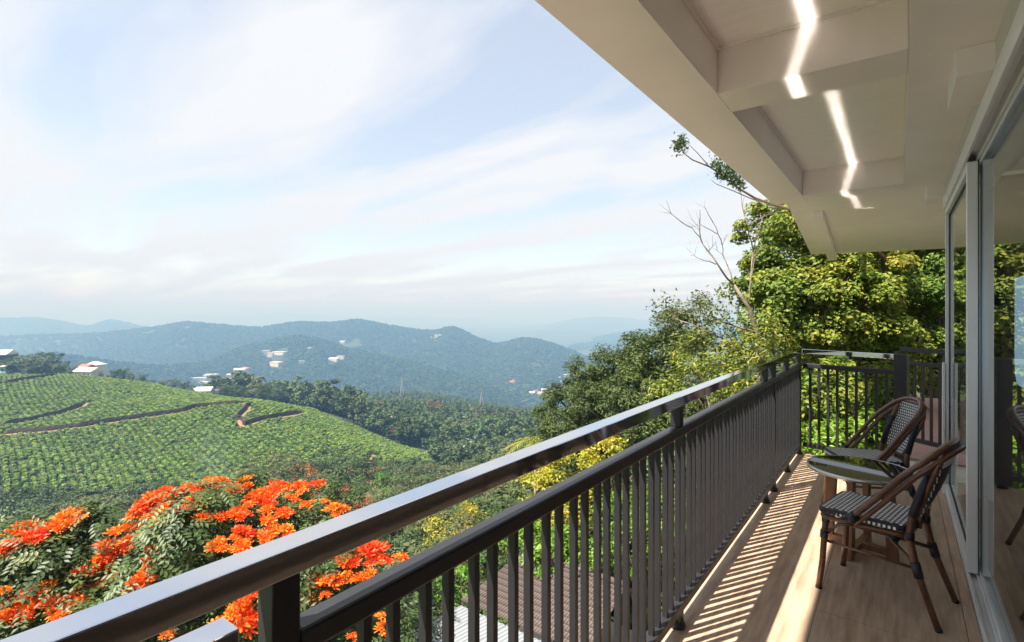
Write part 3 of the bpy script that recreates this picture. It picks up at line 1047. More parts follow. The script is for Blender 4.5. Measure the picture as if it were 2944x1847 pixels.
# ------------------------------------------------------------------ rattan bistro chair (front = +x)
def chair_proto():
    root = empty('rattan_chair')
    r = 0.0125
    SZ = 0.445
    # seat outline
    def seat_poly(grow=0.0):
        pts = []
        cor = [(0.215, 0.205, 0.05), (-0.185, 0.175, 0.06), (-0.185, -0.175, 0.06), (0.215, -0.205, 0.05)]
        cor = [(x + math.copysign(grow, x), y + math.copysign(grow, y), c) for x, y, c in cor]
        for i, (x, y, c) in enumerate(cor):
            sx, sy = math.copysign(1, x), math.copysign(1, y)
            cxx, cyy = x - sx * c, y - sy * c
            a0 = {(1, 1): 0, (-1, 1): 90, (-1, -1): 180, (1, -1): 270}[(int(sx), int(sy))]
            for k in range(6):
                a = R(a0 + 90 * k / 5)
                pts.append((cxx + c * math.cos(a), cyy + c * math.sin(a)))
        return pts
    mb = MB().prism(seat_poly(), SZ - 0.034, SZ)
    s = link('seat', mb, M['wicker_navy'], root)
    bevel(s, 0.012, 3)
    # woven pale strands, slightly proud of the seat
    wv = MB()
    xs = np.arange(-0.172, 0.205, 0.0200)
    for i, x in enumerate(xs):
        hw = 0.175 + (x + 0.185) / 0.4 * 0.030 - 0.012
        if x > 0.19 or x < -0.165: hw -= 0.03
        ys = [q for q in (np.arange(-9, 10) + (0.5 if i % 2 else 0)) * 0.0285 if abs(q) < hw - 0.004]
        for y in ys:
            wv.box((x - 0.0060, y - 0.0068, SZ - 0.002), (x + 0.0060, y + 0.0068, SZ + 0.0022))
    for sy in (-1, 1):                                   # strands along the side edge
        for i, x in enumerate(np.arange(-0.13, 0.17, 0.021)):
            hw = 0.175 + (x + 0.185) / 0.4 * 0.030
            wv.box((x - 0.0055, sy * hw - 0.0022, SZ - 0.026), (x + 0.0055, sy * hw + 0.0022, SZ - 0.013))
    for y in np.arange(-0.15, 0.155, 0.021):
        wv.box((0.2135, y - 0.0055, SZ - 0.026), (0.2172, y + 0.0055, SZ - 0.013))
    o = link('seat_weave', wv, M['wicker_white'], s); o['kind'] = 'stuff'
    # seat ring below
    ring = [(x * 0.93, y * 0.93, SZ - 0.050) for x, y in seat_poly()]
    link('seat_frame', MB().tube(ring + [ring[0]], r, 8), M['cane'], root, smooth=True)
    # legs
    for sy in (-1, 1):
        pts = [(0.178, sy * 0.165, SZ - 0.03), (0.185, sy * 0.172, 0.30), (0.192, sy * 0.180, 0.15), (0.208, sy * 0.192, 0.0)]
        lg = link('front_leg', MB().tube(pts, [0.0155, 0.0155, 0.015, 0.0145], 10), M['cane'], root, smooth=True)
        link('wrap', MB().tube([(0.179, sy * 0.166, SZ - 0.04), (0.181, sy * 0.168, SZ - 0.085)], 0.0195, 10), M['wicker_navy'], lg, smooth=True)
        link('wrap', MB().tube([(0.185, sy * 0.172, 0.315), (0.187, sy * 0.174, 0.275)], 0.0195, 10), M['wicker_navy'], lg, smooth=True)
        link('foot_cap', MB().tube([(0.2065, sy * 0.1912, 0.012), (0.208, sy * 0.192, 0.0005)], 0.0155, 10), M['gasket'], lg, smooth=True)
        pts = [(-0.285, sy * 0.125, 0.80), (-0.24, sy * 0.150, 0.66), (-0.195, sy * 0.158, 0.50), (-0.185, sy * 0.160, 0.40), (-0.215, sy * 0.168, 0.25), (-0.305, sy * 0.190, 0.0)]
        lg = link('rear_leg', MB().tube(pts, [0.013, 0.0145, 0.0155, 0.0165, 0.016, 0.0145], 10), M['cane'], root, smooth=True)
        link('wrap', MB().tube([(-0.196, sy * 0.1585, 0.50), (-0.235, sy * 0.151, 0.64), (-0.258, sy * 0.1415, 0.715)], 0.0185, 10), M['wicker_navy'], lg, smooth=True)
        link('wrap', MB().tube([(-0.186, sy * 0.160, 0.42), (-0.186, sy * 0.160, 0.385)], 0.021, 10), M['wicker_navy'], lg, smooth=True)
        link('wrap', MB().tube([(-0.208, sy * 0.166, 0.285), (-0.226, sy * 0.171, 0.215)], 0.021, 10), M['wicker_navy'], lg, smooth=True)
        link('foot_cap', MB().tube([(-0.300, sy * 0.189, 0.014), (-0.305, sy * 0.190, 0.0005)], 0.0155, 10), M['gasket'], lg, smooth=True)
        # arch pole reaching forward to the seat side, doubled
    def arch(off_in, rad):
        pts = []
        key = [(0.055, 0.212, 0.425), (-0.055, 0.214, 0.555), (-0.165, 0.205, 0.695), (-0.252, 0.178, 0.785), (-0.305, 0.120, 0.838), (-0.328, 0.055, 0.858), (-0.333, 0.0, 0.861)]
        key = [(x - off_in * 0.9, max(0, y - off_in * 0.35) if y > 0 else 0, z - off_in * 0.75) for x, y, z in key]
        full = key + [(x, -y, z) for x, y, z in key[-2::-1]]
        # smooth
        P = [Vector(p) for p in full]
        out = []
        for i in range(len(P) - 1):
            pm, p0, p1, p2 = P[max(0, i - 1)], P[i], P[i + 1], P[min(len(P) - 1, i + 2)]
            for k in range(4):
                t = k / 4
                out.append(0.5 * ((2 * p0) + (-pm + p1) * t + (2 * pm - 5 * p0 + 4 * p1 - p2) * t * t + (-pm + 3 * p0 - 3 * p1 + p2) * t ** 3))
        out.append(P[-1])
        return MB().tube(out, rad, 10)
    ar = link('arch_frame', arch(0.0, 0.0145), M['cane'], root, smooth=True)
    link('inner_arch', arch(0.028, 0.0125), M['cane'], ar, smooth=True)
    for sy in (-1, 1):
        link('wrap', MB().tube([(0.062, sy * 0.211, 0.415), (0.026, sy * 0.208, 0.452)], 0.026, 10), M['wicker_navy'], ar, smooth=True)
    # back panel: leaning oval
    def bp(u, wv_, dx=0.0):
        """u 0..1 bottom to top, wv_ -1..1 across"""
        z = 0.475 + 0.365 * u
        x = -0.200 - 0.122 * u - 0.030 * math.sin(u * math.pi) * (1 - wv_ * wv_) * 0.6 + dx
        hw = 0.085 + 0.085 * math.sin(min(1, u * 1.05) * math.pi * 0.62)
        if u > 0.72:
            hw *= math.sqrt(max(0.02, 1 - ((u - 0.72) / 0.30) ** 2))
        return (x, wv_ * hw, z)
    nu, nw = 18, 10
    mb = MB()
    vv = []
    for side, dx in ((0, 0.009), (1, -0.009)):
        for i in range(nu + 1):
            for j in range(nw + 1):
                vv.append(bp(i / nu, -1 + 2 * j / nw, dx))
    ff = []
    m1 = (nu + 1) * (nw + 1)
    for i in range(nu):
        for j in range(nw):
            a = i * (nw + 1) + j
            q = (a, a + 1, a + nw + 2, a + nw + 1)
            ff.append(q)
            ff.append(tuple(m1 + t for t in reversed(q)))
    edge = [j for j in range(nw + 1)] + [i * (nw + 1) + nw for i in range(1, nu + 1)] + [nu * (nw + 1) + j for j in range(nw - 1, -1, -1)] + [i * (nw + 1) for i in range(nu - 1, 0, -1)]
    for i in range(len(edge)):
        a, b = edge[i], edge[(i + 1) % len(edge)]
        ff.append((a, b, m1 + b, m1 + a))
    mb.add(vv, ff)
    bk = link('backrest', mb, M['wicker_navy'], root, smooth=False)
    wv = MB()
    rows = 19
    for i in range(1, rows):
        u = i / rows
        hw = bp(u, 1)[1]
        nn = max(1, int(hw * 2 / 0.022))
        for k in range(nn):
            t = (k + (0.75 if i % 2 else 0.25)) / nn * 2 - 1
            if abs(t) > 0.95: continue
            for dx in ((0.0105, -0.0105) if u > 0.78 or abs(t) > 0.8 else (0.0105,)):
                c = bp(u, t, dx)
                wv.box((c[0] - 0.0016, c[1] - 0.0052, c[2] - 0.0066), (c[0] + 0.0016, c[1] + 0.0052, c[2] + 0.0066))
    o = link('back_weave', wv, M['wicker_white'], bk); o['kind'] = 'stuff'
    rim = [bp(i / 24, 1) for i in range(25)] + [bp(1 - i / 24, -1) for i in range(25)]
    link('back_rim', MB().tube(rim, 0.010, 8), M['cane'], bk, smooth=True)
    # rear wrapped spine between backrest and seat
    link('back_post', MB().tube([(-0.192, 0.0, 0.40), (-0.20, 0, 0.48)], 0.012, 8), M['cane'], root, smooth=True)
    # stretchers
    for sy in (-1, 1):
        link('stretcher', MB().tube([(0.187, sy * 0.174, 0.262), (-0.212, sy * 0.167, 0.255)], 0.008, 8), M['cane'], root, smooth=True)
        link('brace', MB().tube([(0.187, sy * 0.172, 0.30), (0.11, sy * 0.192, 0.375), (0.045, sy * 0.197, 0.393)], 0.007, 8), M['cane'], root, smooth=True)
    link('cross_stretcher', MB().tube([(0.045, 0.185, 0.385), (-0.09, 0.0, 0.325), (-0.215, -0.155, 0.262)], 0.0085, 8), M['cane'], root, smooth=True)
    link('cross_stretcher', MB().tube([(0.045, -0.185, 0.385), (-0.072, 0.0, 0.305), (-0.215, 0.155, 0.262)], 0.0085, 8), M['cane'], root, smooth=True)
    link('wrap', MB().tube([(-0.06, 0.0, 0.33), (-0.105, 0.0, 0.30)], 0.02, 10), M['wicker_navy'], root, smooth=True)
    link('front_stretcher', MB().tube([(0.189, -0.17, 0.285), (0.189, 0.17, 0.285)], 0.008, 8), M['cane'], root, smooth=True)
    return root


ch1 = chair_proto()
ch1.location = (-0.105, 3.385, 0)
ch1.rotation_euler.z = R(180 - 13)
tag(ch1, 'black and white woven rattan chair on the table side away from the cross railing', 'chair', 'rattan chairs')
ch2 = copy_tree(ch1)
ch2.location = (-0.20, 4.60, 0)
ch2.rotation_euler.z = R(180 + 28)
ch2['label'] = 'black and white woven rattan chair standing between round table and cross railing'

# ------------------------------------------------------------------ round table
TC = Vector((-0.20, 3.90))
tb = empty('round_table', (TC.x, TC.y, 0), R(-12))
tag(tb, 'low round table with black glass top and brown wooden legs between the two chairs', 'table')
tz = 0.52
tp = link('table_top', MB().lathe([(0.02, tz - 0.006), (0.272, tz - 0.006), (0.275, tz - 0.003), (0.275, tz), (0.02, tz)], 64), M['table_glass'], tb, smooth=False)
link('rim', MB().lathe([(0.262, tz - 0.020), (0.284, tz - 0.020), (0.287, tz - 0.010), (0.284, tz + 0.001), (0.2752, tz + 0.001), (0.2752, tz - 0.007), (0.262, tz - 0.007)], 64), M['rim'], tp, smooth=True)
for k in range(4):
    a = R(90 * k + 270)
    c, s_ = math.cos(a), math.sin(a)
    mb = MB()
    mb.bar((0.150 * c, 0.150 * s_, tz - 0.021), (0.175 * c, 0.175 * s_, 0.0), 0.034, 0.060, up=(c, s_, 0))
    lg = link('leg', mb, M['table_wood'], tb)
    bevel(lg, 0.004)
link('apron', MB().box((-0.15, -0.022, tz - 0.055), (0.15, 0.022, tz - 0.0215)), M['table_wood'], tb)
link('apron', MB().box((-0.021, -0.15, tz - 0.052), (0.021, 0.15, tz - 0.022)), M['table_wood'], tb)
link('foot_stretcher', MB().box((-0.165, -0.02, 0.025), (0.165, 0.02, 0.062)), M['table_wood'], tb)
link('foot_stretcher', MB().box((-0.019, -0.165, 0.0265), (0.019, 0.165, 0.0605)), M['table_wood'], tb)

# ------------------------------------------------------------------ terrace with pink boards beyond the railing
terr = link('terrace', MB().prism([(0.05, 7.2), (0.95, 6.45), (6.5, 6.5), (6.5, 13.2), (-0.1, 12.6)], -0.35, -0.152), M['slab'])
tag(terr, kind='structure')
y = 7.25
while y < 12.5:
    x0 = 0.06 - 0.15 * (y - 7.2) / 5.4
    link('deck_board', MB().box((x0, y, -0.151), (3.4, y + 0.136, -0.13)), M['deck'], terr)
    y += 0.142

# ------------------------------------------------------------------ low house below: corrugated brown roof and pale sheet
A_, B_ = W(1508, 1588, 10.5), W(1800, 1688, 9.05)
C_, D_ = W(1328, 1728, 10.0), W(1690, 1885, 8.35)
lh = empty('low_house', ((A_ + D_) / 2).to_tuple()[:2] + (-7.0,))
tag(lh, 'low house below the balcony with brown corrugated roof and pale blue lean-to', 'house')


def lpart(name, mb, mat, smooth=False):
    o = link(name, mb, mat, lh, smooth=smooth)
    return off(o, lh)


ncourse = 12
ncol = 46
for i in range(ncourse):
    t0, t1 = i / ncourse, (i + 1.06) / ncourse
    e0, e1 = A_.lerp(C_, t0), B_.lerp(D_, t0)
    f0, f1 = A_.lerp(C_, t1), B_.lerp(D_, t1)
    nrm = (B_ - A_).cross(C_ - A_).normalized()
    if nrm.z < 0: nrm = -nrm
    up0, up1 = 0.012, 0.034
    v, f = [], []
    for j in range(ncol * 6 + 1):
        s_ = j / (ncol * 6)
        wvy = 0.013 * math.sin(2 * math.pi * j / 6)
        v.append(e0.lerp(e1, s_) + nrm * (wvy + up0))
        v.append(f0.lerp(f1, s_) + nrm * (wvy + up1))
        v.append(f0.lerp(f1, s_) + nrm * (wvy + up1 - 0.02))
    for j in range(ncol * 6):
        a = j * 3
        f.append((a, a + 3, a + 4, a + 1))
        f.append((a + 1, a + 4, a + 5, a + 2))
    o = lpart('roof_sheet', MB().add(v, f), M['roof_brown'], True)
# ridge capping and the far slope
rc_ = MB().tube([A_ + Vector((0, 0, 0.03)), B_ + Vector((0, 0, 0.03))], 0.06, 10)
lpart('ridge_cap', rc_, M['roof_brown'], True)
dn = Vector(((A_ - C_).x, (A_ - C_).y, 0)).normalized() * 1.7 + Vector((0, 0, -0.9))
lpart('far_slope', MB().add([A_, B_, B_ + dn, A_ + dn], [(0, 1, 2, 3)]), M['roof_brown'])
# lean-to of pale sheets
E_, F_ = C_ + Vector((0, 0, -0.10)), D_ + Vector((0, 0, -0.10))
fall = Vector(((C_ - A_).x, (C_ - A_).y, 0)).normalized() * 2.6 + Vector((0, 0, -0.75))
for i in range(5):
    a0, a1 = E_.lerp(F_, i / 5), E_.lerp(F_, (i + 1) / 5 - 0.004)
    v, f = [], []
    for j in range(25):
        s_ = j / 24
        hz = 0.022 if j % 4 == 0 else 0.0
        p0 = a0.lerp(a1, s_) + Vector((0, 0, hz))
        v += [p0, p0 + fall]
    for j in range(24):
        f.append((2 * j, 2 * j + 2, 2 * j + 3, 2 * j + 1))
    lpart('lean_to_sheet', MB().add(v, f), M['roof_blue'])
# walls under the roofs
q = [A_ + dn * 0.85, B_ + dn * 0.85, D_ + fall * 0.9, C_ + fall * 0.9]
zt_ = min(p.z for p in q) - 0.12
lpart('wall', MB().prism([(p.x, p.y) for p in q], -8.8, zt_), M['bcream'])

# ------------------------------------------------------------------ paved yard at the foot of the house, added to bounce sun onto the ceiling
yd = link('bounce_yard', MB().prism([(-0.6, -16), (0.6, -16), (0.6, 9.5), (-2.6, 9.5), (-3.6, 2), (-3.8, -16)], -9.5, -6.35), M['bounce_yard'])
tag(yd, kind='structure')
lwr = link('lower_storey', MB().box((-0.55, -2.4, -9.0), (4.5, 5.55, -0.305)), M['wall'])
tag(lwr, kind='structure')
# ================================================================== land: tea, forest, buildings
def proto_collection(name, objs):
    c = bpy.data.collections.new(name)
    for o in objs:
        c.objects.link(o)
    return c


def proto(name, me, mat):
    o = bpy.data.objects.new(name, me)
    if len(me.materials) == 0:
        me.materials.append(mat)
    return o


def scatter(name, P, scl, rz, coll, npro, label=None, cat=None, parent=None):
    """one object of uncountable stuff: points carrying instances"""
    me = bpy.data.meshes.new(name)
    n = len(P)
    me.vertices.add(n)
    me.vertices.foreach_set('co', np.ascontiguousarray(P, dtype=np.float32).ravel())
    a = me.attributes.new('scl', 'FLOAT_VECTOR', 'POINT')
    s3 = scl if np.ndim(scl) == 2 else np.repeat(np.asarray(scl)[:, None], 3, 1)
    a.data.foreach_set('vector', np.ascontiguousarray(s3, dtype=np.float32).ravel())
    a = me.attributes.new('rot', 'FLOAT_VECTOR', 'POINT')
    r3 = np.zeros((n, 3)); r3[:, 2] = rz
    a.data.foreach_set('vector', np.ascontiguousarray(r3, dtype=np.float32).ravel())
    a = me.attributes.new('pick', 'INT', 'POINT')
    a.data.foreach_set('value', rng.integers(0, npro, n).astype(np.int32))
    me.update()
    o = link(name, me)
    ng = bpy.data.node_groups.new(name + '_nodes', 'GeometryNodeTree')
    ng.interface.new_socket('Geometry', in_out='INPUT', socket_type='NodeSocketGeometry')
    ng.interface.new_socket('Geometry', in_out='OUTPUT', socket_type='NodeSocketGeometry')
    nd, lk = ng.nodes, ng.links
    gi, go = nd.new('NodeGroupInput'), nd.new('NodeGroupOutput')
    ip = nd.new('GeometryNodeInstanceOnPoints')
    ci = nd.new('GeometryNodeCollectionInfo')
    ci.inputs['Collection'].default_value = coll
    ci.inputs['Separate Children'].default_value = True
    ci.inputs['Reset Children'].default_value = True

    def attr(nm, ty):
        q = nd.new('GeometryNodeInputNamedAttribute')
        q.data_type = ty
        q.inputs['Name'].default_value = nm
        return q.outputs['Attribute']
    lk.new(gi.outputs[0], ip.inputs['Points'])
    lk.new(ci.outputs[0], ip.inputs['Instance'])
    ip.inputs['Pick Instance'].default_value = True
    lk.new(attr('pick', 'INT'), ip.inputs['Instance Index'])
    e2r = nd.new('FunctionNodeEulerToRotation')
    lk.new(attr('rot', 'FLOAT_VECTOR'), e2r.inputs[0])
    lk.new(e2r.outputs[0], ip.inputs['Rotation'])
    lk.new(attr('scl', 'FLOAT_VECTOR'), ip.inputs['Scale'])
    lk.new(ip.outputs[0], go.inputs[0])
    md = o.modifiers.new('scatter', 'NODES')
    md.node_group = ng
    tag(o, label, cat, None, 'stuff')
    if parent is not None:
        o.parent = parent
    return o


def camcoord(x, y):
    """depth and photo column of a ground point"""
    d = x * FWD[0] + y * FWD[1]
    l = x * RGT[0] + y * RGT[1]
    return d, CX + F * l / np.maximum(d, 1e-3)


def pyof(d, z):
    return HY - F * (z - H) / np.maximum(d, 1e-3)


# ---- prototypes
def bush_mesh(i):
    n1 = 150
    d = sphere_dirs(n1, 0.9)
    d[:, 2] = np.abs(d[:, 2])
    P = d * np.array([0.62, 0.62, 0.62]) * rng.uniform(0.85, 1.05, (n1, 1))
    P[:, 2] = np.minimum(P[:, 2], 0.50 + rng.normal(0, 0.03, n1)) + 0.18
    V, Fc = leaf_arrays(P, d * 0.6 + np.array([0, 0, 0.5]), 0.22, 0.75, jitter=0.3)
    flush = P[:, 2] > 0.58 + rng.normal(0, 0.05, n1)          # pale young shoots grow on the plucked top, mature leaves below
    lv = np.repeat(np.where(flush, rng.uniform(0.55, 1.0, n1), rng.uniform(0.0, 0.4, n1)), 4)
    # solid core
    ns, nr = 12, 4
    cv, cf = [], []
    for r in range(nr + 1):
        a = math.pi / 2 * r / nr
        for k in range(ns):
            b = 2 * math.pi * k / ns
            q = 0.58 * math.cos(a) * rng.uniform(0.9, 1.08)
            cv.append((q * math.cos(b), q * math.sin(b), 0.60 * math.sin(a) ** 0.7 * rng.uniform(0.93, 1.05)))
    for r in range(nr):
        for k in range(ns):
            a, b, c, e = r * ns + k, r * ns + (k + 1) % ns, (r + 1) * ns + (k + 1) % ns, (r + 1) * ns + k
            cf += [(a, b, c), (a, c, e)]
    V2 = np.concatenate([V, np.array(cv)])
    F2 = np.concatenate([Fc, np.array(cf) + len(V)])
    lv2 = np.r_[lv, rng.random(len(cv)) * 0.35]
    return leaves_mesh('tea_bush', V2, F2, lv2)


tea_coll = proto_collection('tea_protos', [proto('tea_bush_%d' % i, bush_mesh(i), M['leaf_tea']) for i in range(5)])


def tree_proto_mesh(n, lsize, nclump, tall=1.0, wide=1.0, core=True, low=0.15):
    """unit tree: height 1, with crown clumps, a trunk is included as thin faces"""
    ells = [(0, 0, 0.62, 0.30 * wide, 0.30 * wide, 0.36), (0.12 * wide, 0.05, 0.5, 0.22 * wide, 0.22 * wide, 0.24), (-0.12 * wide, -0.08, 0.48, 0.22 * wide, 0.2 * wide, 0.24)]
    P, Nn, tone, Cc = crown_points(ells, nclump, n, 0.12, 0.4, 0.6)
    P[:, 2] = np.maximum(P[:, 2], low)
    V, Fc = leaf_arrays(P, Nn, lsize, 0.75, jitter=0.45)
    lv = np.repeat(np.clip(tone * 0.55 + rng.random(n) * 0.45, 0, 1), 4)
    mb = MB().tube([(0, 0, -0.08), (0.01, 0, 0.3), (0.0, 0.01, 0.6)], [0.022, 0.018, 0.008], 5, cap=False)
    tv = np.array(mb.v)
    tf = []
    for q in mb.f:
        tf += [(q[0], q[1], q[2]), (q[0], q[2], q[3])]
    V2 = np.concatenate([V, tv]); F2 = np.concatenate([Fc, np.array(tf) + len(V)])
    return leaves_mesh('tree', V2, F2, np.r_[lv, np.zeros(len(tv))])


far_coll = proto_collection('far_tree_protos', [proto('far_tree_%d' % i, tree_proto_mesh(60, 0.30, 9, wide=w, low=0.02), M['leaf_far']) for i, w in enumerate((0.9, 1.2, 1.4, 0.7, 1.1))])
midp = [proto('mid_tree_%d' % i, tree_proto_mesh(420, 0.105, 22, wide=w, low=0.1), M[mt]) for i, (w, mt) in enumerate(((1.2, 'leaf_mid'), (1.5, 'leaf_mid'), (1.0, 'leaf_dark'), (1.3, 'leaf_olive'), (0.75, 'leaf_mid'), (1.35, 'leaf_mid')))]
mid_coll = proto_collection('mid_tree_protos', midp)

# ---- the tea slope
TEA_POLY = [(-900, 1470), (0, 1440), (250, 1432), (420, 1425), (600, 1405), (760, 1380), (900, 1352), (1000, 1345), (1120, 1345), (1285, 1330), (1240, 1312), (1150, 1284), (1000, 1222), (900, 1180), (720, 1152), (600, 1137), (430, 1104), (250, 1080), (0, 1078), (-900, 1060)]


def in_poly(x, y, poly):
    inside = np.zeros(len(x), bool)
    n = len(poly)
    for i in range(n):
        x0, y0 = poly[i]; x1, y1 = poly[(i + 1) % n]
        c = ((y0 > y) != (y1 > y)) & (x < (x1 - x0) * (y - y0) / (y1 - y0 + 1e-12) + x0)
        inside ^= c
    return inside


def dens(pts, step):
    out = []
    for a, b in zip(pts[:-1], pts[1:]):
        n = max(2, int((Vector(b) - Vector(a)).length / step))
        for k in range(n):
            out.append(Vector(a).lerp(Vector(b), k / n))
    out.append(Vector(pts[-1]))
    return out


path_px = [
    [(0, 1228), (90, 1213), (180, 1192), (235, 1172), (256, 1160)],
    [(0, 1252), (120, 1244), (230, 1232), (330, 1215), (440, 1200), (535, 1186), (560, 1176), (640, 1168), (690, 1164), (706, 1160)],
    [(700, 1163), (718, 1166), (716, 1180), (700, 1192), (688, 1205), (690, 1222), (700, 1231), (720, 1222), (760, 1210), (820, 1200), (870, 1192), (893, 1186)],
    [(0, 1108), (70, 1098), (140, 1086), (190, 1082)],
    [(1075, 1310), (1068, 1320), (1055, 1330), (1046, 1342)],
]
paths3 = []
for pl_ in path_px:
    pts = []
    for v_ in dens([(a, b, 0) for a, b in pl_], 8):
        h_ = hit(v_.x, v_.y)
        if h_ is not None:
            pts.append(h_)
    # smooth
    for _ in range(2):
        pts = [pts[0]] + [(pts[i - 1] + pts[i] * 2 + pts[i + 1]) / 4 for i in range(1, len(pts) - 1)] + [pts[-1]]
    paths3.append(pts)
    mb = MB()
    v, f = [], []
    for i, p in enumerate(pts):
        a = pts[max(0, i - 1)]; b = pts[min(len(pts) - 1, i + 1)]
        d = Vector((b.x - a.x, b.y - a.y, 0)).normalized()
        nn = Vector((-d.y, d.x, 0))
        for s_ in (-1, -0.4, 0.4, 1):
            w = p + nn * s_ * 0.7
            w.z = zt([(w.x, w.y)])[0] + (0.14 if abs(s_) < 0.9 else 0.10)
            v.append(w)
    for i in range(len(pts) - 1):
        for k in range(3):
            f.append((i * 4 + k, i * 4 + k + 1, (i + 1) * 4 + k + 1, (i + 1) * 4 + k))
    po_ = tag(link('path', mb.add(v, f), M['soil']), kind='structure')
    bv, bf = [], []
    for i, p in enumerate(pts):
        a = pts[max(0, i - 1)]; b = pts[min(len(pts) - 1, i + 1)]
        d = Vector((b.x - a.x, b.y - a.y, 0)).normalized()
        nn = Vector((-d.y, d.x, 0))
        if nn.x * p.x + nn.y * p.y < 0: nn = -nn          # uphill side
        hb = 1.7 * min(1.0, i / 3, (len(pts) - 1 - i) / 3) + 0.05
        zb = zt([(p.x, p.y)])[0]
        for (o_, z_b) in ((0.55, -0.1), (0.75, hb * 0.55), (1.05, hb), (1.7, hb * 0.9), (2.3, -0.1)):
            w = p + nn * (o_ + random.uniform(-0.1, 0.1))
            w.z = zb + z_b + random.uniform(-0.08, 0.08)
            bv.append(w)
    for i in range(len(pts) - 1):
        for k in range(4):
            bf.append((i * 5 + k, i * 5 + k + 1, (i + 1) * 5 + k + 1, (i + 1) * 5 + k))
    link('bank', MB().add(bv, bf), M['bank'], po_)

allp = np.array([(p.x, p.y) for pts in paths3 for p in pts])
# rows of bushes run obliquely across the slope
a_row = YAW - R(44)
e1 = np.array([math.cos(a_row), math.sin(a_row)]); e2 = np.array([-e1[1], e1[0]])
uu, vv_ = np.meshgrid(np.arange(-420, 420, 1.42), np.arange(-420, 420, 1.78))
uu = uu + rng.normal(0, 0.13, uu.shape) + (np.arange(uu.shape[0]) % 2)[:, None] * 0.71
vv2 = vv_ + rng.normal(0, 0.15, uu.shape) + 1.6 * np.sin(uu * 0.035 + 1.0) + 2.5 * np.sin(uu * 0.012)
cx0, cy0 = G(500, 200, 0).x, G(500, 200, 0).y
XY = np.c_[(cx0 + uu * e1[0] + vv2 * e2[0]).ravel(), (cy0 + uu * e1[1] + vv2 * e2[1]).ravel()]
d_, px_ = camcoord(XY[:, 0], XY[:, 1])
k_ = (d_ > 100) & (d_ < 330) & (px_ > -900) & (px_ < 1400)
XY, d_, px_ = XY[k_], d_[k_], px_[k_]
z_ = zt(XY)
py_ = pyof(d_, z_)
k_ = in_poly(px_, py_, TEA_POLY) & (d_ < 285)
XY, z_, d_ = XY[k_], z_[k_], d_[k_]
ok = np.ones(len(XY), bool)
for i in range(0, len(XY), 3000):
    q = XY[i:i + 3000]
    dm = np.sqrt(((q[:, None, :] - allp[None]) ** 2).sum(2)).min(1)
    ok[i:i + 3000] = dm > 1.9
gap = np.array([mnoise.noise(Vector((x * 0.09, y * 0.09, 0))) for x, y in XY])
ok &= (rng.random(len(XY)) > 0.05)
XY, z_ = XY[ok], z_[ok]
s_ = rng.uniform(0.86, 1.22, len(XY))
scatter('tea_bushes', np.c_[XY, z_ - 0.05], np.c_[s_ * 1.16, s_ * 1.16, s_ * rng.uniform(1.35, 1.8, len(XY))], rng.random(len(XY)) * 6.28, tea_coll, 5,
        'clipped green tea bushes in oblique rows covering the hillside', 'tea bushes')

# ---- forest in the valley and behind the tea crest (reads as one mass)
FOREST = []
n_try = 26000
dd = np.sqrt(rng.uniform(165 ** 2, 720 ** 2, n_try))
pxx = rng.uniform(-700, 2300, n_try)
P2 = np.array([(dd[i] * FWD[0] + (pxx[i] - CX) / F * dd[i] * RGT[0], dd[i] * FWD[1] + (pxx[i] - CX) / F * dd[i] * RGT[1]) for i in range(n_try)])
z2 = zt(P2)
py2 = pyof(dd, z2)
tea = in_poly(pxx, py2, [(-900, 1500), (0, 1470), (600, 1430), (900, 1380), (1285, 1345), (1290, 1325), (1150, 1278), (1000, 1216), (900, 1174), (720, 1146), (600, 1130), (430, 1098), (250, 1074), (0, 1070), (-900, 1050)]) & (dd < 290)
front_house = (np.abs(pxx - 250) < 90) & (dd > 270) & (dd < 320)
town = (np.abs(pxx - 570) < 55) & (dd > 255) & (dd < 360)
keep = ~tea & ~front_house & ~town
left_close = (pxx < 620) & (dd < 300)
keep &= ~left_close
keep &= ~((pxx < 1000) & (dd < 250))
keep &= ~((pxx > 1750) & (dd < 260))
# thin behind the tea crest on the left
keep &= ~((pxx < 560) & (dd < 420) & (rng.random(n_try) > 0.25))
P2, z2, dd2, pxx2 = P2[keep], z2[keep], dd[keep], pxx[keep]
# thinning to a minimum spacing
order = rng.permutation(len(P2))
cell = {}
sel = []
for i in order:
    r_ = 3.6 if dd2[i] < 380 else 5.0
    key = (int(P2[i, 0] // r_), int(P2[i, 1] // r_))
    if key in cell: continue
    cell[key] = 1
    sel.append(i)
sel = np.array(sel)
hts = rng.uniform(7.5, 14.5, len(sel)) * np.where((pxx2[sel] > 620) & (pxx2[sel] < 1050) & (dd2[sel] > 270) & (dd2[sel] < 380), 1.35, 1.0)
hts = np.where((pxx2[sel] < 560) & (dd2[sel] < 420), hts * 0.75, hts)
hts *= np.where(dd2[sel] < 230, 0.7, 1.0)
scatter('valley_forest', np.c_[P2[sel], z2[sel] - 0.3], np.c_[hts * rng.uniform(0.75, 1.15, len(sel)), hts * rng.uniform(0.75, 1.15, len(sel)), hts], rng.random(len(sel)) * 6.28, mid_coll, 6,
        'dense green forest filling the valley beyond the tea slope', 'forest')

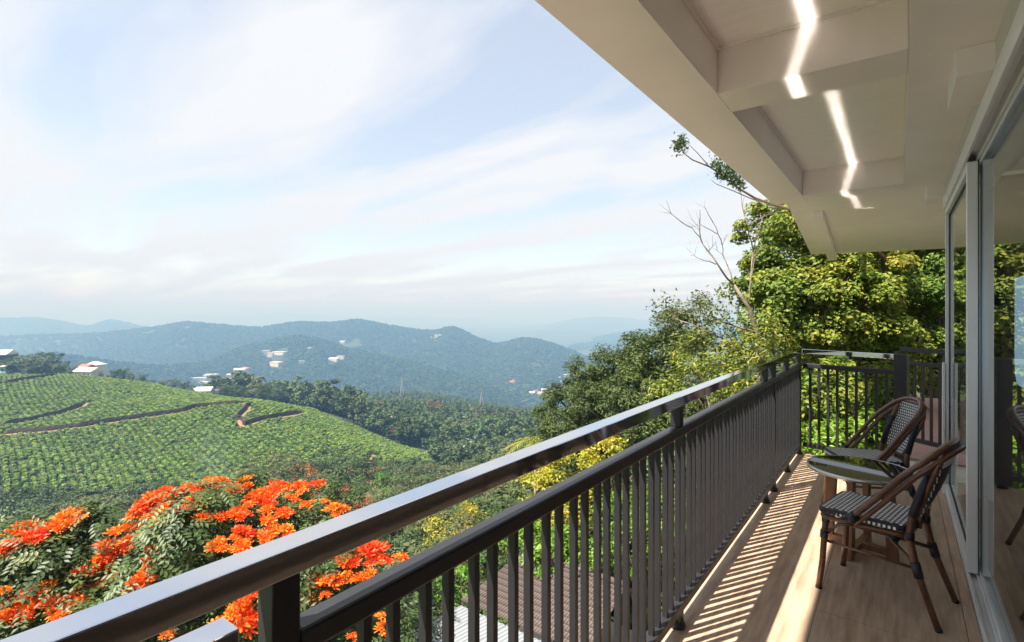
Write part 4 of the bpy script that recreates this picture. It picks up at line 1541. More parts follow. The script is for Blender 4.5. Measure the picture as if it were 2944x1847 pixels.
# ---- undergrowth on the slope between the balcony and the tea
n_u = 30000
du = np.sqrt(rng.uniform(11 ** 2, 172 ** 2, n_u)); pu = rng.uniform(-900, 2500, n_u)
Pu = np.c_[du * FWD[0] + (pu - CX) / F * du * RGT[0], du * FWD[1] + (pu - CX) / F * du * RGT[1]]
zu = zt(Pu); pyu = pyof(du, zu)
ku = ~(in_poly(pu, pyu, TEA_POLY) & (du > 118))
ku &= ~((du < 15.5) & (pu > 1050) & (pu < 2250))
ku &= ~((pu > 1900) & (du < 24))
ku &= ~((pu < 1000) & (du < 13))
Pu, zu, du = Pu[ku], zu[ku], du[ku]
cell = {}; su = []
for i in rng.permutation(len(Pu)):
    r_ = 1.5 if du[i] < 60 else 2.1
    key = (int(Pu[i, 0] // r_), int(Pu[i, 1] // r_))
    if key in cell: continue
    cell[key] = 1; su.append(i)
su = np.array(su)
hu = rng.uniform(1.6, 4.2, len(su)) * np.where(du[su] < 30, 0.75, 1.0)
scatter('undergrowth', np.c_[Pu[su], zu[su] - 0.45], np.c_[hu * 1.35, hu * 1.35, hu], rng.random(len(su)) * 6.28, mid_coll, 6,
        'mixed green undergrowth covering the slope below the balcony', 'undergrowth')

# town and scattered houses on the hills
spots = [(570, 1098, 26, 'bwhite', 'bgrey', 'flat', 3, 'long white block with rows of windows on the valley floor'),
         (600, 1090, 18, 'bcream', 'bgrey', 'hip', 3, 'cream block with a hipped grey roof beside the long white block'),
         (620, 1083, 12, 'bwhite', 'bwhite', 'flat', 2, 'small white flat roofed block at the edge of the valley town'),
         (588, 1106, 16, 'bwhite', 'bwhite', 'flat', 2, 'white block standing below the long white block'),
         (658, 1088, 10, 'bwhite', 'bcream', 'hip', 3, 'white and cream house below the red roofs'),
         (672, 1078, 14, 'bcream', 'bred', 'hip', 2, 'cream house with red hipped roof on the town slope'),
         (690, 1070, 22, 'bwhite', 'bgrey', 'gable', 2, 'white hall with long grey roof next to the red roof'),
         (705, 1066, 18, 'bred', 'bred', 'hip', 2, 'brick red building with red roof above the town'),
         (664, 1096, 9, 'bwhite', 'bwhite', 'flat', 2, 'tiny white house below the cream one'),
         (740, 1094, 10, 'bteal', 'bwhite', 'flat', 2, 'pale teal house alone among the valley trees'),
         (765, 1018, 16, 'bwhite', 'bwhite', 'flat', 3, 'white block high on the dark spur'),
         (778, 1024, 12, 'bcream', 'bwhite', 'flat', 3, 'cream block just below the white block on the spur'),
         (806, 1015, 30, 'bwhite', 'bwhite', 'flat', 1, 'long low white building on the spur'),
         (795, 1048, 26, 'bcream', 'bcream', 'flat', 2, 'long cream building halfway down the spur'),
         (868, 1044, 12, 'bwhite', 'bgrey', 'flat', 2, 'white house with grey roof on the lower spur'),
         (892, 1002, 14, 'bwhite', 'bwhite', 'flat', 1, 'small white roof near the spur crest'),
         (960, 1036, 20, 'bwhite', 'bwhite', 'gable', 1, 'white gabled building on the spur shoulder'),
         (980, 1031, 16, 'bwhite', 'bwhite', 'flat', 2, 'white flat block beside the gabled one on the shoulder'),
         (925, 978, 14, 'bwhite', 'bwhite', 'flat', 1, 'white roof on the main ridge above the spur'),
         (985, 985, 16, 'bwhite', 'bgrey', 'gable', 1, 'white house with grey gable on the main ridge'),
         (1262, 968, 26, 'bwhite', 'bwhite', 'flat', 2, 'white hotel on the bare earth shelf near the ridge top'),
         (1245, 971, 14, 'bcream', 'bcream', 'flat', 1, 'cream outbuilding beside the ridge hotel'),
         (1470, 1102, 16, 'bwhite', 'bred', 'hip', 1, 'white house with red roof on the slope below the ridge hotel'),
         (1480, 1096, 10, 'bcream', 'bred', 'hip', 1, 'small cream house with red roof above its neighbour'),
         (165, 983, 16, 'bwhite', 'bwhite', 'flat', 1, 'lone white roof on the ridge flank above the tea crest'),
         (540, 945, 12, 'bwhite', 'bwhite', 'flat', 2, 'white house close to the skyline of the main ridge')]
tw = [(1540, 1126), (1552, 1132), (1566, 1128), (1580, 1136), (1592, 1130), (1604, 1138), (1618, 1090), (1628, 1084), (1640, 1080), (1652, 1086), (1612, 1100), (1634, 1096), (1660, 1094), (1690, 1062), (1704, 1066), (1720, 1060), (1530, 1132), (1648, 1120), (1600, 1118), (1676, 1074), (1560, 1140), (1625, 1128)]

HPOS = []
for q in [(a_[0], a_[1], a_[2] * 1.3) for a_ in spots] + [(a_[0], a_[1], 14) for a_ in tw]:
    h_ = hit(q[0], q[1])
    if h_ is not None:
        HPOS.append((h_.x, h_.y, q[2]))
HPOS = np.array(HPOS)


def clear_of_houses(P):
    """drop trees standing on a house or close in front of it"""
    ok_ = np.ones(len(P), bool)
    for hx, hy, w in HPOS:
        L = math.hypot(hx, hy)
        ux, uy = -hx / L, -hy / L
        rx, ry = P[:, 0] - hx, P[:, 1] - hy
        al = rx * ux + ry * uy
        ac = np.abs(rx * uy - ry * ux)
        ok_ &= ~((al > -w * 0.7) & (al < w * 0.5 + 22) & (ac < w * 0.55 + 2))
    return ok_


# ---- forest over the distant hills
for hi, (ho, X, Y, Z) in enumerate(HILLS[:4]):
    ns_, nt_ = X.shape
    step = (13, 17, 34, 34)[hi]
    L = np.hypot(np.diff(X[:, nt_ // 2]), np.diff(Y[:, nt_ // 2])).sum()
    wid = np.hypot(X[0, -1] - X[0, 0], Y[0, -1] - Y[0, 0])
    n_ = int(L * wid * 0.62 / (step * step) * 1.9)
    si = rng.uniform(0, ns_ - 1.001, n_)
    # only the viewer's side and a strip over the crest
    ti = rng.uniform(nt_ * 0.40, nt_ - 1.001, n_)
    i0, j0 = si.astype(int), ti.astype(int)
    fs, ft = si - i0, ti - j0

    def bl(A_):
        return (A_[i0, j0] * (1 - fs) * (1 - ft) + A_[i0 + 1, j0] * fs * (1 - ft) + A_[i0, j0 + 1] * (1 - fs) * ft + A_[i0 + 1, j0 + 1] * fs * ft)
    Pp = np.c_[bl(X), bl(Y), bl(Z)]
    dq, pq = camcoord(Pp[:, 0], Pp[:, 1])
    nz = np.array([mnoise.noise(Vector((p[0] / 160, p[1] / 160, 5 + hi))) for p in Pp])
    kk = (pq > -250) & (pq < 2350) & (nz > -0.62) & (dq > 720) & (Pp[:, 2] > -231)
    kk &= clear_of_houses(Pp)
    Pp, nz = Pp[kk], nz[kk]
    h_ = rng.uniform(8, 17, len(Pp)) * (1.0, 1.1, 1.6, 1.6)[hi]
    scatter('hill_forest', Pp - np.array([0, 0, 0.5]), np.c_[h_ * 1.25, h_ * 1.25, h_], rng.random(len(Pp)) * 6.28, far_coll, 5,
            ('woods on the nearest spur across the valley', 'woods on the long main ridge behind the spur', 'woods on the pale ridge far to one side behind the main ridge', 'woods on the hazy slope beyond the valley mouth')[hi], 'forest')
# trees on the valley floor between
n_ = 9000
dv = np.sqrt(rng.uniform(760 ** 2, 2200 ** 2, n_)); pv_ = rng.uniform(-300, 2100, n_)
Pv = np.array([tuple(G(pv_[i], dv[i], 0)) for i in range(n_)])
okv = []
for p in Pv:
    zb = -232.0
    for b in HBV + [BV]:
        r_ = b.ray_cast(Vector((p[0], p[1], 400)), Vector((0, 0, -1)))
        if r_[0] is not None:
            zb = max(zb, r_[0].z)
    p[2] = zb
    okv.append(zb < -150)
okv = np.array(okv)
Pv = Pv[okv]
Pv = Pv[clear_of_houses(Pv)]
h_ = rng.uniform(7, 15, len(Pv))
scatter('valley_floor_forest', Pv, np.c_[h_ * 1.2, h_ * 1.2, h_], rng.random(len(Pv)) * 6.28, far_coll, 5, 'hazy woodland on the valley floor below the ridges', 'forest')


# ------------------------------------------------------------------ far buildings
def building(name, label, px, py, d, w, dep, h, wall, roof, rz=0.0, style='flat', cat='house', storeys=2, group=None, sink=1.2, zfix=None):
    if d is None:
        hp = hit(px, py)
        if hp is None: return None
        base = hp
    else:
        base = W(px, py, d)
    if zfix is not None:
        base.z = zfix
    t = empty(name, base, YAW + rz)
    mbw = MB().box((-w / 2, -dep / 2, -sink - 2), (w / 2, dep / 2, h))
    link('wall', mbw, M[wall], t)
    if style == 'flat':
        rb = MB().box((-w / 2 - 0.3, -dep / 2 - 0.3, h + 0.002), (w / 2 + 0.3, dep / 2 + 0.3, h + 0.25))
    elif style == 'gable':
        e = 0.5
        hh = h + dep * 0.28
        rb = MB()
        rb.add([(-w / 2 - e, -dep / 2 - e, h), (w / 2 + e, -dep / 2 - e, h), (w / 2 + e, 0, hh), (-w / 2 - e, 0, hh), (w / 2 + e, dep / 2 + e, h), (-w / 2 - e, dep / 2 + e, h)],
               [(0, 1, 2, 3), (3, 2, 4, 5), (0, 3, 5), (1, 4, 2), (0, 5, 4, 1)])
    else:
        e = 0.6
        hh = h + dep * 0.3
        rb = MB()
        rb.add([(-w / 2 - e, -dep / 2 - e, h), (w / 2 + e, -dep / 2 - e, h), (w / 2 + e, dep / 2 + e, h), (-w / 2 - e, dep / 2 + e, h), (-w * 0.2, 0, hh), (w * 0.2, 0, hh)],
               [(0, 1, 5, 4), (1, 2, 5), (2, 3, 4, 5), (3, 0, 4), (3, 2, 1, 0)])
    link('roof', rb, M[roof], t)
    nwin = max(2, int(w / 2.6))
    wm = MB().box((-0.55, -0.04, -0.65), (0.55, 0.0, 0.65)).mesh('window')
    wm.materials.append(M['pane'])
    for st_ in range(storeys):
        zz = h * (st_ + 0.55) / storeys
        for k in range(nwin):
            link('window', wm, None, t, loc=(-w / 2 + w * (k + 0.5) / nwin, -dep / 2 - 0.01, zz))
    tag(t, label, cat, group)
    return t


# on the tea crest
building('white_house', 'white house with a red and white roof among trees on the tea crest', 255, 1086, 276, 11, 7, 3.6, 'bwhite', 'bwhite', R(-12), 'gable', storeys=1)
building('white_house', 'small white building with a dark red roof behind the crest house', 251, 1078, 287, 5.5, 5, 4.6, 'bred', 'bred', R(-12), 'gable', storeys=1)
building('white_house', 'upper white block behind the red roof on the tea crest', 276, 1074, 292, 6.5, 6, 5.0, 'bwhite', 'bwhite', R(-8), 'hip', storeys=2)
building('large_house', 'pale roofed house with a dark veranda above the big crest trees', -25, 1042, 300, 22, 9, 4.6, 'pane', 'bwhite', R(6), 'gable', storeys=1)
building('teal_cottage', 'teal and white cottage below the pale roofed house', 2, 1074, 285, 9, 5, 4.0, 'bteal', 'bwhite', R(4), 'gable', storeys=1)
building('white_house', 'white terraced house with grey roof in the gap beyond the tea crest', 585, 1146, 285, 9, 7, 4.5, 'bwhite', 'bgrey', R(10), 'gable')
building('white_house', 'pale flat roofed house in the gap beside the grey roofed one', 620, 1140, 292, 6, 6, 3.6, 'bwhite', 'bwhite', R(-20), 'flat', storeys=1)
for px, py, w, wl_, rf, stl, st_, lab in spots:
    building('hillside_house', lab, px, py, None, w * 1.3, w * 0.7, 3.3 * st_, wl_, rf, R(random.uniform(-25, 25)), stl, storeys=st_, group='houses scattered over the hills', sink=4)
for px, py in tw:
    w = random.uniform(10, 20)
    building('town_house', 'small pale house in the town along the valley mouth', px, py, None, w, w * 0.6, random.choice([3.5, 6.5]), random.choice(['bwhite', 'bcream', 'bwhite']),
             random.choice(['bwhite', 'bgrey', 'bwhite', 'bred']), R(random.uniform(-40, 40)), random.choice(['flat', 'flat', 'gable', 'hip']), storeys=1, group='valley mouth town houses', sink=4)
# bare earth shelf by the ridge hotel
hp = hit(1252, 974)
if hp is not None:
    tag(link('earth_cutting', MB().prism([(hp.x + 26 * math.cos(a) * 1.4, hp.y + 12 * math.sin(a)) for a in [i * 0.52 for i in range(12)]], hp.z - 6, hp.z + 1.2), M['soil']), kind='structure')


# ------------------------------------------------------------------ pylons
def pylon(px, py, d, h, label):
    base = W(px, py, d)
    t = empty('power_pylon', base, YAW + R(20))
    leg = h * 0.1
    def at(z, sx, sy):
        k = leg * (1 - 0.86 * min(1, z / (h * 0.78)))
        return (sx * k, sy * k, z)
    for sx in (-1, 1):
        for sy in (-1, 1):
            link('leg', MB().bar(at(-4, sx, sy), at(h * 0.78, sx, sy), 0.16, 0.16).bar(at(h * 0.78, sx, sy), (0, 0, h), 0.15, 0.15), M['pylon'], t)
    br = MB()
    zs = np.linspace(0, h * 0.78, 7)
    for a, b in zip(zs[:-1], zs[1:]):
        for (s1, s2) in (((-1, -1), (1, -1)), ((1, -1), (1, 1)), ((1, 1), (-1, 1)), ((-1, 1), (-1, -1))):
            br.bar(at(a, *s1), at(b, *s2), 0.08, 0.08)
            br.bar(at(a, *s2), at(b, *s1), 0.08, 0.08)
    link('bracing', br, M['pylon'], t)
    for z in (0.72, 0.82, 0.92):
        link('crossarm', MB().bar((-h * 0.13, 0, h * z), (h * 0.13, 0, h * z), 0.35, 0.5), M['pylon'], t)
    tag(t, label, 'pylon', 'power pylons')


pylon(1155, 1130, 560, 16.5, 'lattice power pylon on the forest crest nearer the tea slope')
pylon(1384, 1158, 520, 14.5, 'lattice power pylon standing over the forest towards the valley mouth')
# ================================================================== trees and shrubs one can tell apart
def ground(x, y):
    return float(zt([(x, y)])[0])


# ---- flowering tulip tree: fronds of leaflets, clusters of orange cups
def frond_mesh(name, ells, nfr, nclump, clump_r, flen, nlf=9, lsize=0.105):
    P, Nn, tone, Cc = crown_points(ells, nclump, nfr, clump_r, 0.5, 0.7)
    out = Nn + rng.normal(0, 0.35, Nn.shape)
    ax = rng.normal(0, 1, (nfr, 3)); ax[:, 2] -= 0.25
    nn = out / np.linalg.norm(out, axis=1, keepdims=True)
    ax -= nn * (ax * nn).sum(1, keepdims=True)
    ax /= np.linalg.norm(ax, axis=1, keepdims=True)
    side = np.cross(nn, ax)
    Vs, Fs, L = [], [], []
    off_ = 0
    fl = flen * rng.uniform(0.7, 1.25, (nfr, 1))
    lvb = np.clip(tone * 0.5 + rng.random(nfr) * 0.4, 0, 0.85)
    lvb = np.where(rng.random(nfr) < 0.05, 1.0, lvb)
    for k in range(nlf):
        t = (k // 2 + 0.6) / (nlf / 2 + 0.2)
        sgn = 1 if k % 2 else -1
        if k == nlf - 1: sgn = 0
        mid = P + ax * fl * t - nn * fl * 0.25 * t * t
        dirl = side * sgn * 0.85 + ax * 0.55 - nn * 0.18 if sgn else ax - nn * 0.4
        dirl = dirl / np.linalg.norm(dirl, axis=1, keepdims=True)
        s = lsize * (1.0 - 0.25 * abs(t - 0.5)) * rng.uniform(0.85, 1.15, (nfr, 1))
        b = np.cross(nn, dirl)
        base = mid
        tip = mid + dirl * s
        c = mid + dirl * s * 0.48
        l = c + b * s * 0.23 + nn * s * 0.06
        r = c - b * s * 0.23 + nn * s * 0.06
        V = np.stack([base, l, tip, r], 1).reshape(-1, 3)
        i = np.arange(nfr)[:, None] * 4 + off_
        Fs.append(np.concatenate([i + np.array([[0, 2, 1]]), i + np.array([[0, 3, 2]])], 1).reshape(-1, 3))
        Vs.append(V); off_ += len(V)
        L.append(np.repeat(np.clip(lvb + rng.normal(0, 0.06, nfr), 0, 1), 4))
    return leaves_mesh(name, np.concatenate(Vs), np.concatenate(Fs), np.concatenate(L)), Cc


def cluster_mesh():
    """a head of cup-shaped orange flowers round dark buds"""
    V, Fc, L = [], [], []
    n = random.randint(19, 24)
    for k in range(n):
        az = random.uniform(0, 2 * math.pi)
        rr_ = 0.10 * math.sqrt(random.random()) * random.uniform(0.6, 1.3)
        d = Vector((math.cos(az) * (0.35 + rr_ * 7), math.sin(az) * (0.35 + rr_ * 7), 0.8)) + Vector((random.gauss(0, .3), random.gauss(0, .3), random.gauss(0, .25)))
        d.normalize()
        c0 = Vector((math.cos(az) * rr_, math.sin(az) * rr_, random.uniform(-0.02, 0.05) - rr_ * 0.35))
        ln = random.uniform(0.06, 0.09)
        q = d.orthogonal().normalized()
        w = d.cross(q)
        tone = random.random()
        for j in range(5):
            a = 2 * math.pi * j / 5 + random.random() * 0.3
            e = q * math.cos(a) + w * math.sin(a)
            tn = d.cross(e)
            b0 = c0 + e * 0.008
            m1 = c0 + d * ln * 0.55 + e * 0.026
            t1 = c0 + d * ln * random.uniform(0.9, 1.1) + e * random.uniform(0.045, 0.062)
            o = len(V)
            V += [b0, m1 + tn * 0.013, m1 - tn * 0.013, t1 + tn * 0.011, t1 - tn * 0.011, t1 + e * 0.014 + d * 0.004]
            Fc += [(o, o + 1, o + 2), (o + 1, o + 3, o + 2), (o + 2, o + 3, o + 4), (o + 3, o + 5, o + 4)]
            L += [max(0, tone * 0.5 - 0.05), tone * 0.6 + 0.1, tone * 0.6 + 0.1, tone * 0.5 + 0.3, tone * 0.5 + 0.3, min(1, tone * 0.5 + 0.5)]
    me = leaves_mesh('flower_cluster', np.array([tuple(v) for v in V]), np.array(Fc), np.array(L))
    me.materials.append(M['petal'])
    return me


CL = [cluster_mesh() for _ in range(8)]
fl3 = [(60, 520, 170), (25, 540, 110), (170, 400, 170), (230, 435, 140), (450, 330, 190), (400, 370, 120), (500, 300, 120), (540, 310, 80), (25, 830, 80), (100, 920, 200), (60, 950, 120), (190, 960, 120),
       (250, 830, 180), (210, 850, 110), (320, 910, 80), (430, 890, 170), (480, 870, 100), (420, 965, 150), (590, 905, 140), (20, 1000, 90), (60, 990, 100), (565, 800, 80), (560, 690, 100),
       (650, 690, 150), (690, 650, 90), (730, 660, 120), (740, 770, 140), (780, 690, 80), (730, 590, 120), (760, 510, 150), (810, 540, 120), (850, 405, 130), (910, 475, 120), (700, 600, 90), (820, 725, 50),
       (985, 740, 150), (960, 780, 120), (1010, 690, 90), (1060, 620, 110), (1060, 535, 90), (960, 290, 120), (1020, 230, 170), (1090, 190, 170), (1000, 270, 140), (1140, 140, 110), (1190, 250, 130),
       (1270, 270, 100), (1180, 190, 90), (1300, 120, 120), (1350, 205, 110), (1380, 125, 130), (1250, 150, 90), (1420, 150, 80), (1440, 75, 90), (1530, 85, 100), (1690, 65, 90), (1720, 105, 80), (1630, 125, 110),
       (1100, 380, 90), (940, 380, 70), (1410, 320, 90), (1520, 320, 100), (1640, 285, 110), (1690, 315, 80), (1720, 240, 80), (1780, 165, 140), (1870, 185, 130), (1820, 150, 90), (1850, 265, 90), (1920, 120, 140),
       (1980, 110, 80), (2020, 190, 80), (2080, 105, 110), (2170, 90, 50), (2220, 90, 80), (2130, 230, 90), (1970, 285, 110), (1860, 345, 110), (1690, 415, 130), (1840, 445, 110), (1980, 405, 120),
       (1500, 500, 120), (1680, 515, 120), (1560, 540, 60), (2300, 255, 100), (2250, 215, 60), (2380, 260, 80), (2330, 300, 60),
       (1500, 1070, 150), (1620, 960, 120), (1700, 1010, 190), (1760, 1000, 100), (1160, 1130, 80), (1720, 880, 120), (2130, 880, 100), (2200, 740, 110), (2300, 750, 140), (2380, 600, 110), (2400, 720, 60)]
fl4 = [(400, 540, 190), (230, 590, 150), (500, 630, 90), (600, 600, 90), (280, 640, 90), (450, 590, 90), (50, 740, 130), (140, 740, 110), (330, 740, 110), (390, 700, 90), (80, 860, 50), (460, 1010, 50), (500, 1080, 100), (280, 1150, 60), (525, 1140, 50)]
fl3 += [(x + random.uniform(-0.5, 0.5) * w, y + random.uniform(0.1, 0.45) * w, w * 0.6) for x, y, w in fl3 if w > 105]
fl4 += [(x + random.uniform(-0.5, 0.5) * w, y + random.uniform(0.1, 0.45) * w, w * 0.6) for x, y, w in fl4 if w > 105]
flowers = [(x * .415, 1350 + y * .415, w * .415) for x, y, w in fl3] + [(900 + x * .415, 1350 + y * .415, w * .415) for x, y, w in fl4]


def ell_hit(px, py, ells, base):
    o = Vector((0, 0, H)); d = ray(px, py)
    best = None
    for e in ells:
        c = Vector(e[:3]) + Vector(base)
        s = Vector(e[3:6])
        oo = Vector(((o - c)[i] / s[i] for i in range(3)))
        dd_ = Vector((d[i] / s[i] for i in range(3)))
        A0, B0, C0 = dd_.dot(dd_), 2 * oo.dot(dd_), oo.dot(oo) - 1
        D0 = B0 * B0 - 4 * A0 * C0
        if D0 > 0:
            t = (-B0 - math.sqrt(D0)) / (2 * A0)
            if t > 0 and (best is None or t < best):
                best = t
        else:
            # nearest approach
            t = -B0 / (2 * A0)
            if D0 > -1.2 * A0 and best is None and t > 0:
                best = t
    return best


def tulip_tree(label, px, d, ells_px, nfr, r0):
    bx = G(px, d, 0)
    bz = ground(bx.x, bx.y)
    base = Vector((bx.x, bx.y, bz))
    t = empty('flowering_tree', base)
    ells = []
    for ex, ey, ed_, a, b, c in ells_px:
        p = W(ex, ey, ed_) - base
        ells.append((p.x, p.y, p.z, a, b, c))
    me, Cc = frond_mesh('crown', ells, nfr, 95, 0.42, 0.34)
    o = link('crown', me, M['leaf_tulip'], t); o['kind'] = 'stuff'
    top = np.mean(np.array(ells)[:, :3], 0)
    link('trunk', trunk_mb((0, 0, -0.4), (top[0], top[1], top[2] + 0.6), r0, Cc, 30), M['bark'], t, smooth=True)
    tag(t, label, 'tree', 'orange flowering trees')
    return t, ells, base


tul = [tulip_tree('dark leaved tree crowned with bright orange flower clusters beside the railing', 700, 8.6,
                  [(700, 1640, 8.6, 1.75, 1.75, 1.40), (560, 1590, 8.2, 1.0, 1.0, 1.0), (880, 1600, 8.8, 1.25, 1.25, 1.15), (1010, 1720, 8.4, 1.0, 1.0, 1.0), (500, 1780, 8.0, 1.3, 1.2, 1.1), (760, 1880, 8.2, 1.6, 1.5, 1.2), (1060, 1880, 8.3, 0.9, 0.9, 0.9)], 4600, 0.2),
       tulip_tree('smaller orange flowering tree with open branches, next to the larger orange one', 110, 7.8,
                  [(150, 1600, 7.9, 0.75, 0.75, 0.55), (20, 1660, 7.7, 0.8, 0.8, 0.6), (280, 1570, 8.2, 0.65, 0.6, 0.45), (150, 1860, 7.4, 1.2, 1.1, 0.8), (-120, 1700, 7.8, 0.9, 0.9, 0.8)], 2000, 0.11)]
for i, (px, py, w) in enumerate(flowers):
    best = None
    for k in ((1, 0) if px < 300 else (0, 1)):
        h_ = ell_hit(px, py, tul[k][1], tul[k][2])
        if h_ is not None and (best is None or h_ < best[0]):
            best = (h_, k)
    if best is None:
        best = (8.2, 0)
    dpt, k = best
    dpt = min(max(dpt - 0.05, 5.8), 9.5)
    p = W(px, py + w * 0.15, dpt)
    o = link('flower_cluster', CL[i % 8], None, tul[k][0])
    o.location = p - tul[k][2]
    s = w * dpt / F / 0.255
    s = max(0.55, s)
    o.scale = (s, s, s * 0.8)
    o.rotation_euler = (random.uniform(-0.35, 0.35), random.uniform(-0.35, 0.35), random.uniform(0, 6.28))

# ---- trees close to the far end of the balcony
def put_tree(name, label, cat, px, d, ells_px, nclump, nleaf, cr, ls, mat, bark='bark', r0=0.16, nlimb=16, aspect=0.5, group=None, tonew=0.45, shell=0.55, up=0.35):
    b = G(px, d, 0)
    base = Vector((b.x, b.y, ground(b.x, b.y)))
    ells = []
    for ex, ey, ed_, a, bb, c in ells_px:
        p = W(ex, ey, ed_) - base
        ells.append((p.x, p.y, p.z, a, bb, c))
    hgt = max(e[2] + e[5] for e in ells)
    return make_tree(name, label, cat, base, hgt, ells, nclump, nleaf, cr, ls, M and mat, bark, r0, nlimb, aspect, group, tonew, up, shell), ells, base


put_tree('broadleaf_tree', 'tall dense tree with glossy green and yellowing leaves behind the cross railing', 'tree', 2420, 13.5,
         [(2290, 680, 12.8, 1.0, 0.9, 0.9), (2380, 900, 12.0, 1.2, 1.0, 1.2), (2420, 820, 11.9, 1.1, 0.9, 0.9), (2250, 880, 12.2, 0.9, 0.8, 0.9), (2290, 990, 12.3, 1.0, 0.9, 0.8), (2440, 985, 12.1, 1.2, 0.9, 0.85), (2560, 990, 12.5, 1.0, 0.8, 0.8), (2330, 760, 13.2, 1.5, 1.5, 1.5), (2240, 700, 13.6, 1.0, 1.0, 1.3), (2450, 820, 12.8, 1.6, 1.5, 1.4), (2300, 900, 12.4, 1.4, 1.3, 1.2), (2210, 840, 13.0, 0.9, 0.9, 1.0), (2480, 640, 14.5, 2.0, 1.6, 1.4)],
         330, 74000, 0.33, 0.108, 'leaf_maple', r0=0.2, nlimb=26, aspect=0.62)
put_tree('broadleaf_tree', 'spreading green tree with yellowing leaves behind the terrace railing', 'tree', 2720, 14.5,
         [(2640, 800, 14.0, 1.7, 1.6, 1.5), (2760, 760, 14.6, 1.8, 1.6, 1.6), (2600, 930, 13.5, 1.3, 1.2, 1.0), (2860, 850, 15, 1.8, 1.6, 1.6), (2700, 640, 15.0, 2.0, 1.7, 1.3)],
         230, 46000, 0.35, 0.11, 'leaf_maple', r0=0.22, nlimb=26, aspect=0.62)
put_tree('broadleaf_tree', 'shadowed green tree filling the space below the crowns behind the cross railing', 'tree', 2480, 17.5,
         [(2420, 950, 16.5, 2.3, 1.6, 1.9), (2600, 900, 18, 2.4, 1.8, 2.4), (2300, 1000, 16.5, 1.8, 1.5, 1.6), (2800, 900, 18, 2.6, 1.8, 2.6), (2450, 700, 18, 2.6, 2, 2.2), (2700, 640, 19, 2.8, 2, 2.6)],
         150, 24000, 0.6, 0.17, 'leaf_dark', r0=0.24, nlimb=22, aspect=0.6)
# shrubs seen through the cross railing
put_tree('leafy_shrub', 'leafy green shrub growing up behind the cross railing balusters', 'shrub', 2430, 8.6,
         [(2380, 1130, 8.7, 0.75, 0.6, 0.55), (2480, 1180, 8.5, 0.75, 0.6, 0.6), (2420, 1280, 8.4, 0.9, 0.6, 0.5), (2340, 1220, 8.6, 0.6, 0.5, 0.7), (2560, 1130, 8.9, 0.6, 0.5, 0.6)],
         90, 7500, 0.24, 0.115, 'leaf_maple', r0=0.05, nlimb=24, aspect=0.42, shell=0.35)
put_tree('leafy_shrub', 'lighter shrub with long narrow leaves low behind the cross railing', 'shrub', 2500, 7.9,
         [(2450, 1260, 7.9, 0.55, 0.4, 0.35), (2540, 1270, 7.8, 0.5, 0.4, 0.35), (2360, 1290, 7.9, 0.5, 0.4, 0.3)],
         45, 2600, 0.22, 0.16, 'leaf_lime', r0=0.03, nlimb=20, aspect=0.3, shell=0.3)
put_tree('hedge_shrub', 'dark hedge shrub closing the back of the pink boarded terrace', 'shrub', 2660, 14.0,
         [(2640, 1030, 13.4, 1.0, 0.7, 0.7), (2720, 1040, 13.6, 1.1, 0.7, 0.75), (2580, 1040, 13.4, 0.8, 0.6, 0.7), (2800, 1040, 13.8, 1.0, 0.7, 0.8)],
         90, 9000, 0.3, 0.11, 'leaf_dark', r0=0.06, nlimb=16, aspect=0.5)
# dark upright evergreens stepping down beyond the railing
for k, (px, d, es, lab) in enumerate([
        (1960, 17, [(1960, 1130, 17, 1.9, 1.7, 2.0), (1930, 1000, 17, 1.05, 1.0, 1.2), (1985, 985, 17.2, 0.9, 0.9, 1.2), (1900, 960, 17, 0.45, 0.45, 0.8), (1950, 935, 17.3, 0.4, 0.4, 0.7), (2010, 920, 17.4, 0.45, 0.45, 0.8), (1850, 1030, 16.8, 0.5, 0.5, 0.8), (1840, 1150, 16.8, 1.3, 1.2, 1.3), (1880, 1070, 16.6, 1.0, 1.0, 1.3), (1960, 1300, 16, 2.0, 1.7, 1.4)], 'dense dark evergreen tree with pointed tops beside the bare limbed tree'),
        (1770, 19, [(1790, 1170, 19, 1.9, 1.8, 1.9), (1760, 1090, 19, 1.1, 1.0, 1.1), (1800, 1030, 19, 0.5, 0.5, 0.8), (1740, 1050, 19, 0.45, 0.45, 0.7), (1860, 1150, 19, 1.2, 1.2, 1.3), (1830, 1070, 19.4, 0.9, 0.9, 1.0), (1720, 1190, 18.6, 1.2, 1.2, 1.2), (1790, 1330, 18, 2.0, 1.7, 1.5)], 'dense dark evergreen tree, middle of the row below the ridge of trees'),
        (1640, 21, [(1650, 1210, 21, 1.6, 1.6, 1.7), (1690, 1120, 21.5, 1.1, 1.0, 1.0), (1660, 1080, 21.5, 0.5, 0.5, 0.8), (1720, 1090, 21, 0.6, 0.6, 0.9), (1590, 1250, 20.5, 1.0, 1.0, 1.0), (1740, 1260, 20, 1.3, 1.2, 1.2), (1605, 1200, 20.6, 0.9, 0.9, 1.1), (1670, 1330, 20, 1.8, 1.6, 1.5), (1620, 1160, 21, 0.8, 0.8, 0.8)], 'dense dark evergreen tree at the valley end of its row')]):
    put_tree('evergreen_tree', lab, 'tree', px, d, es, 210, 30000, 0.30, 0.115, 'leaf_evergreen', r0=0.2, nlimb=20, aspect=0.38, group='evergreens below the balcony', tonew=0.55)
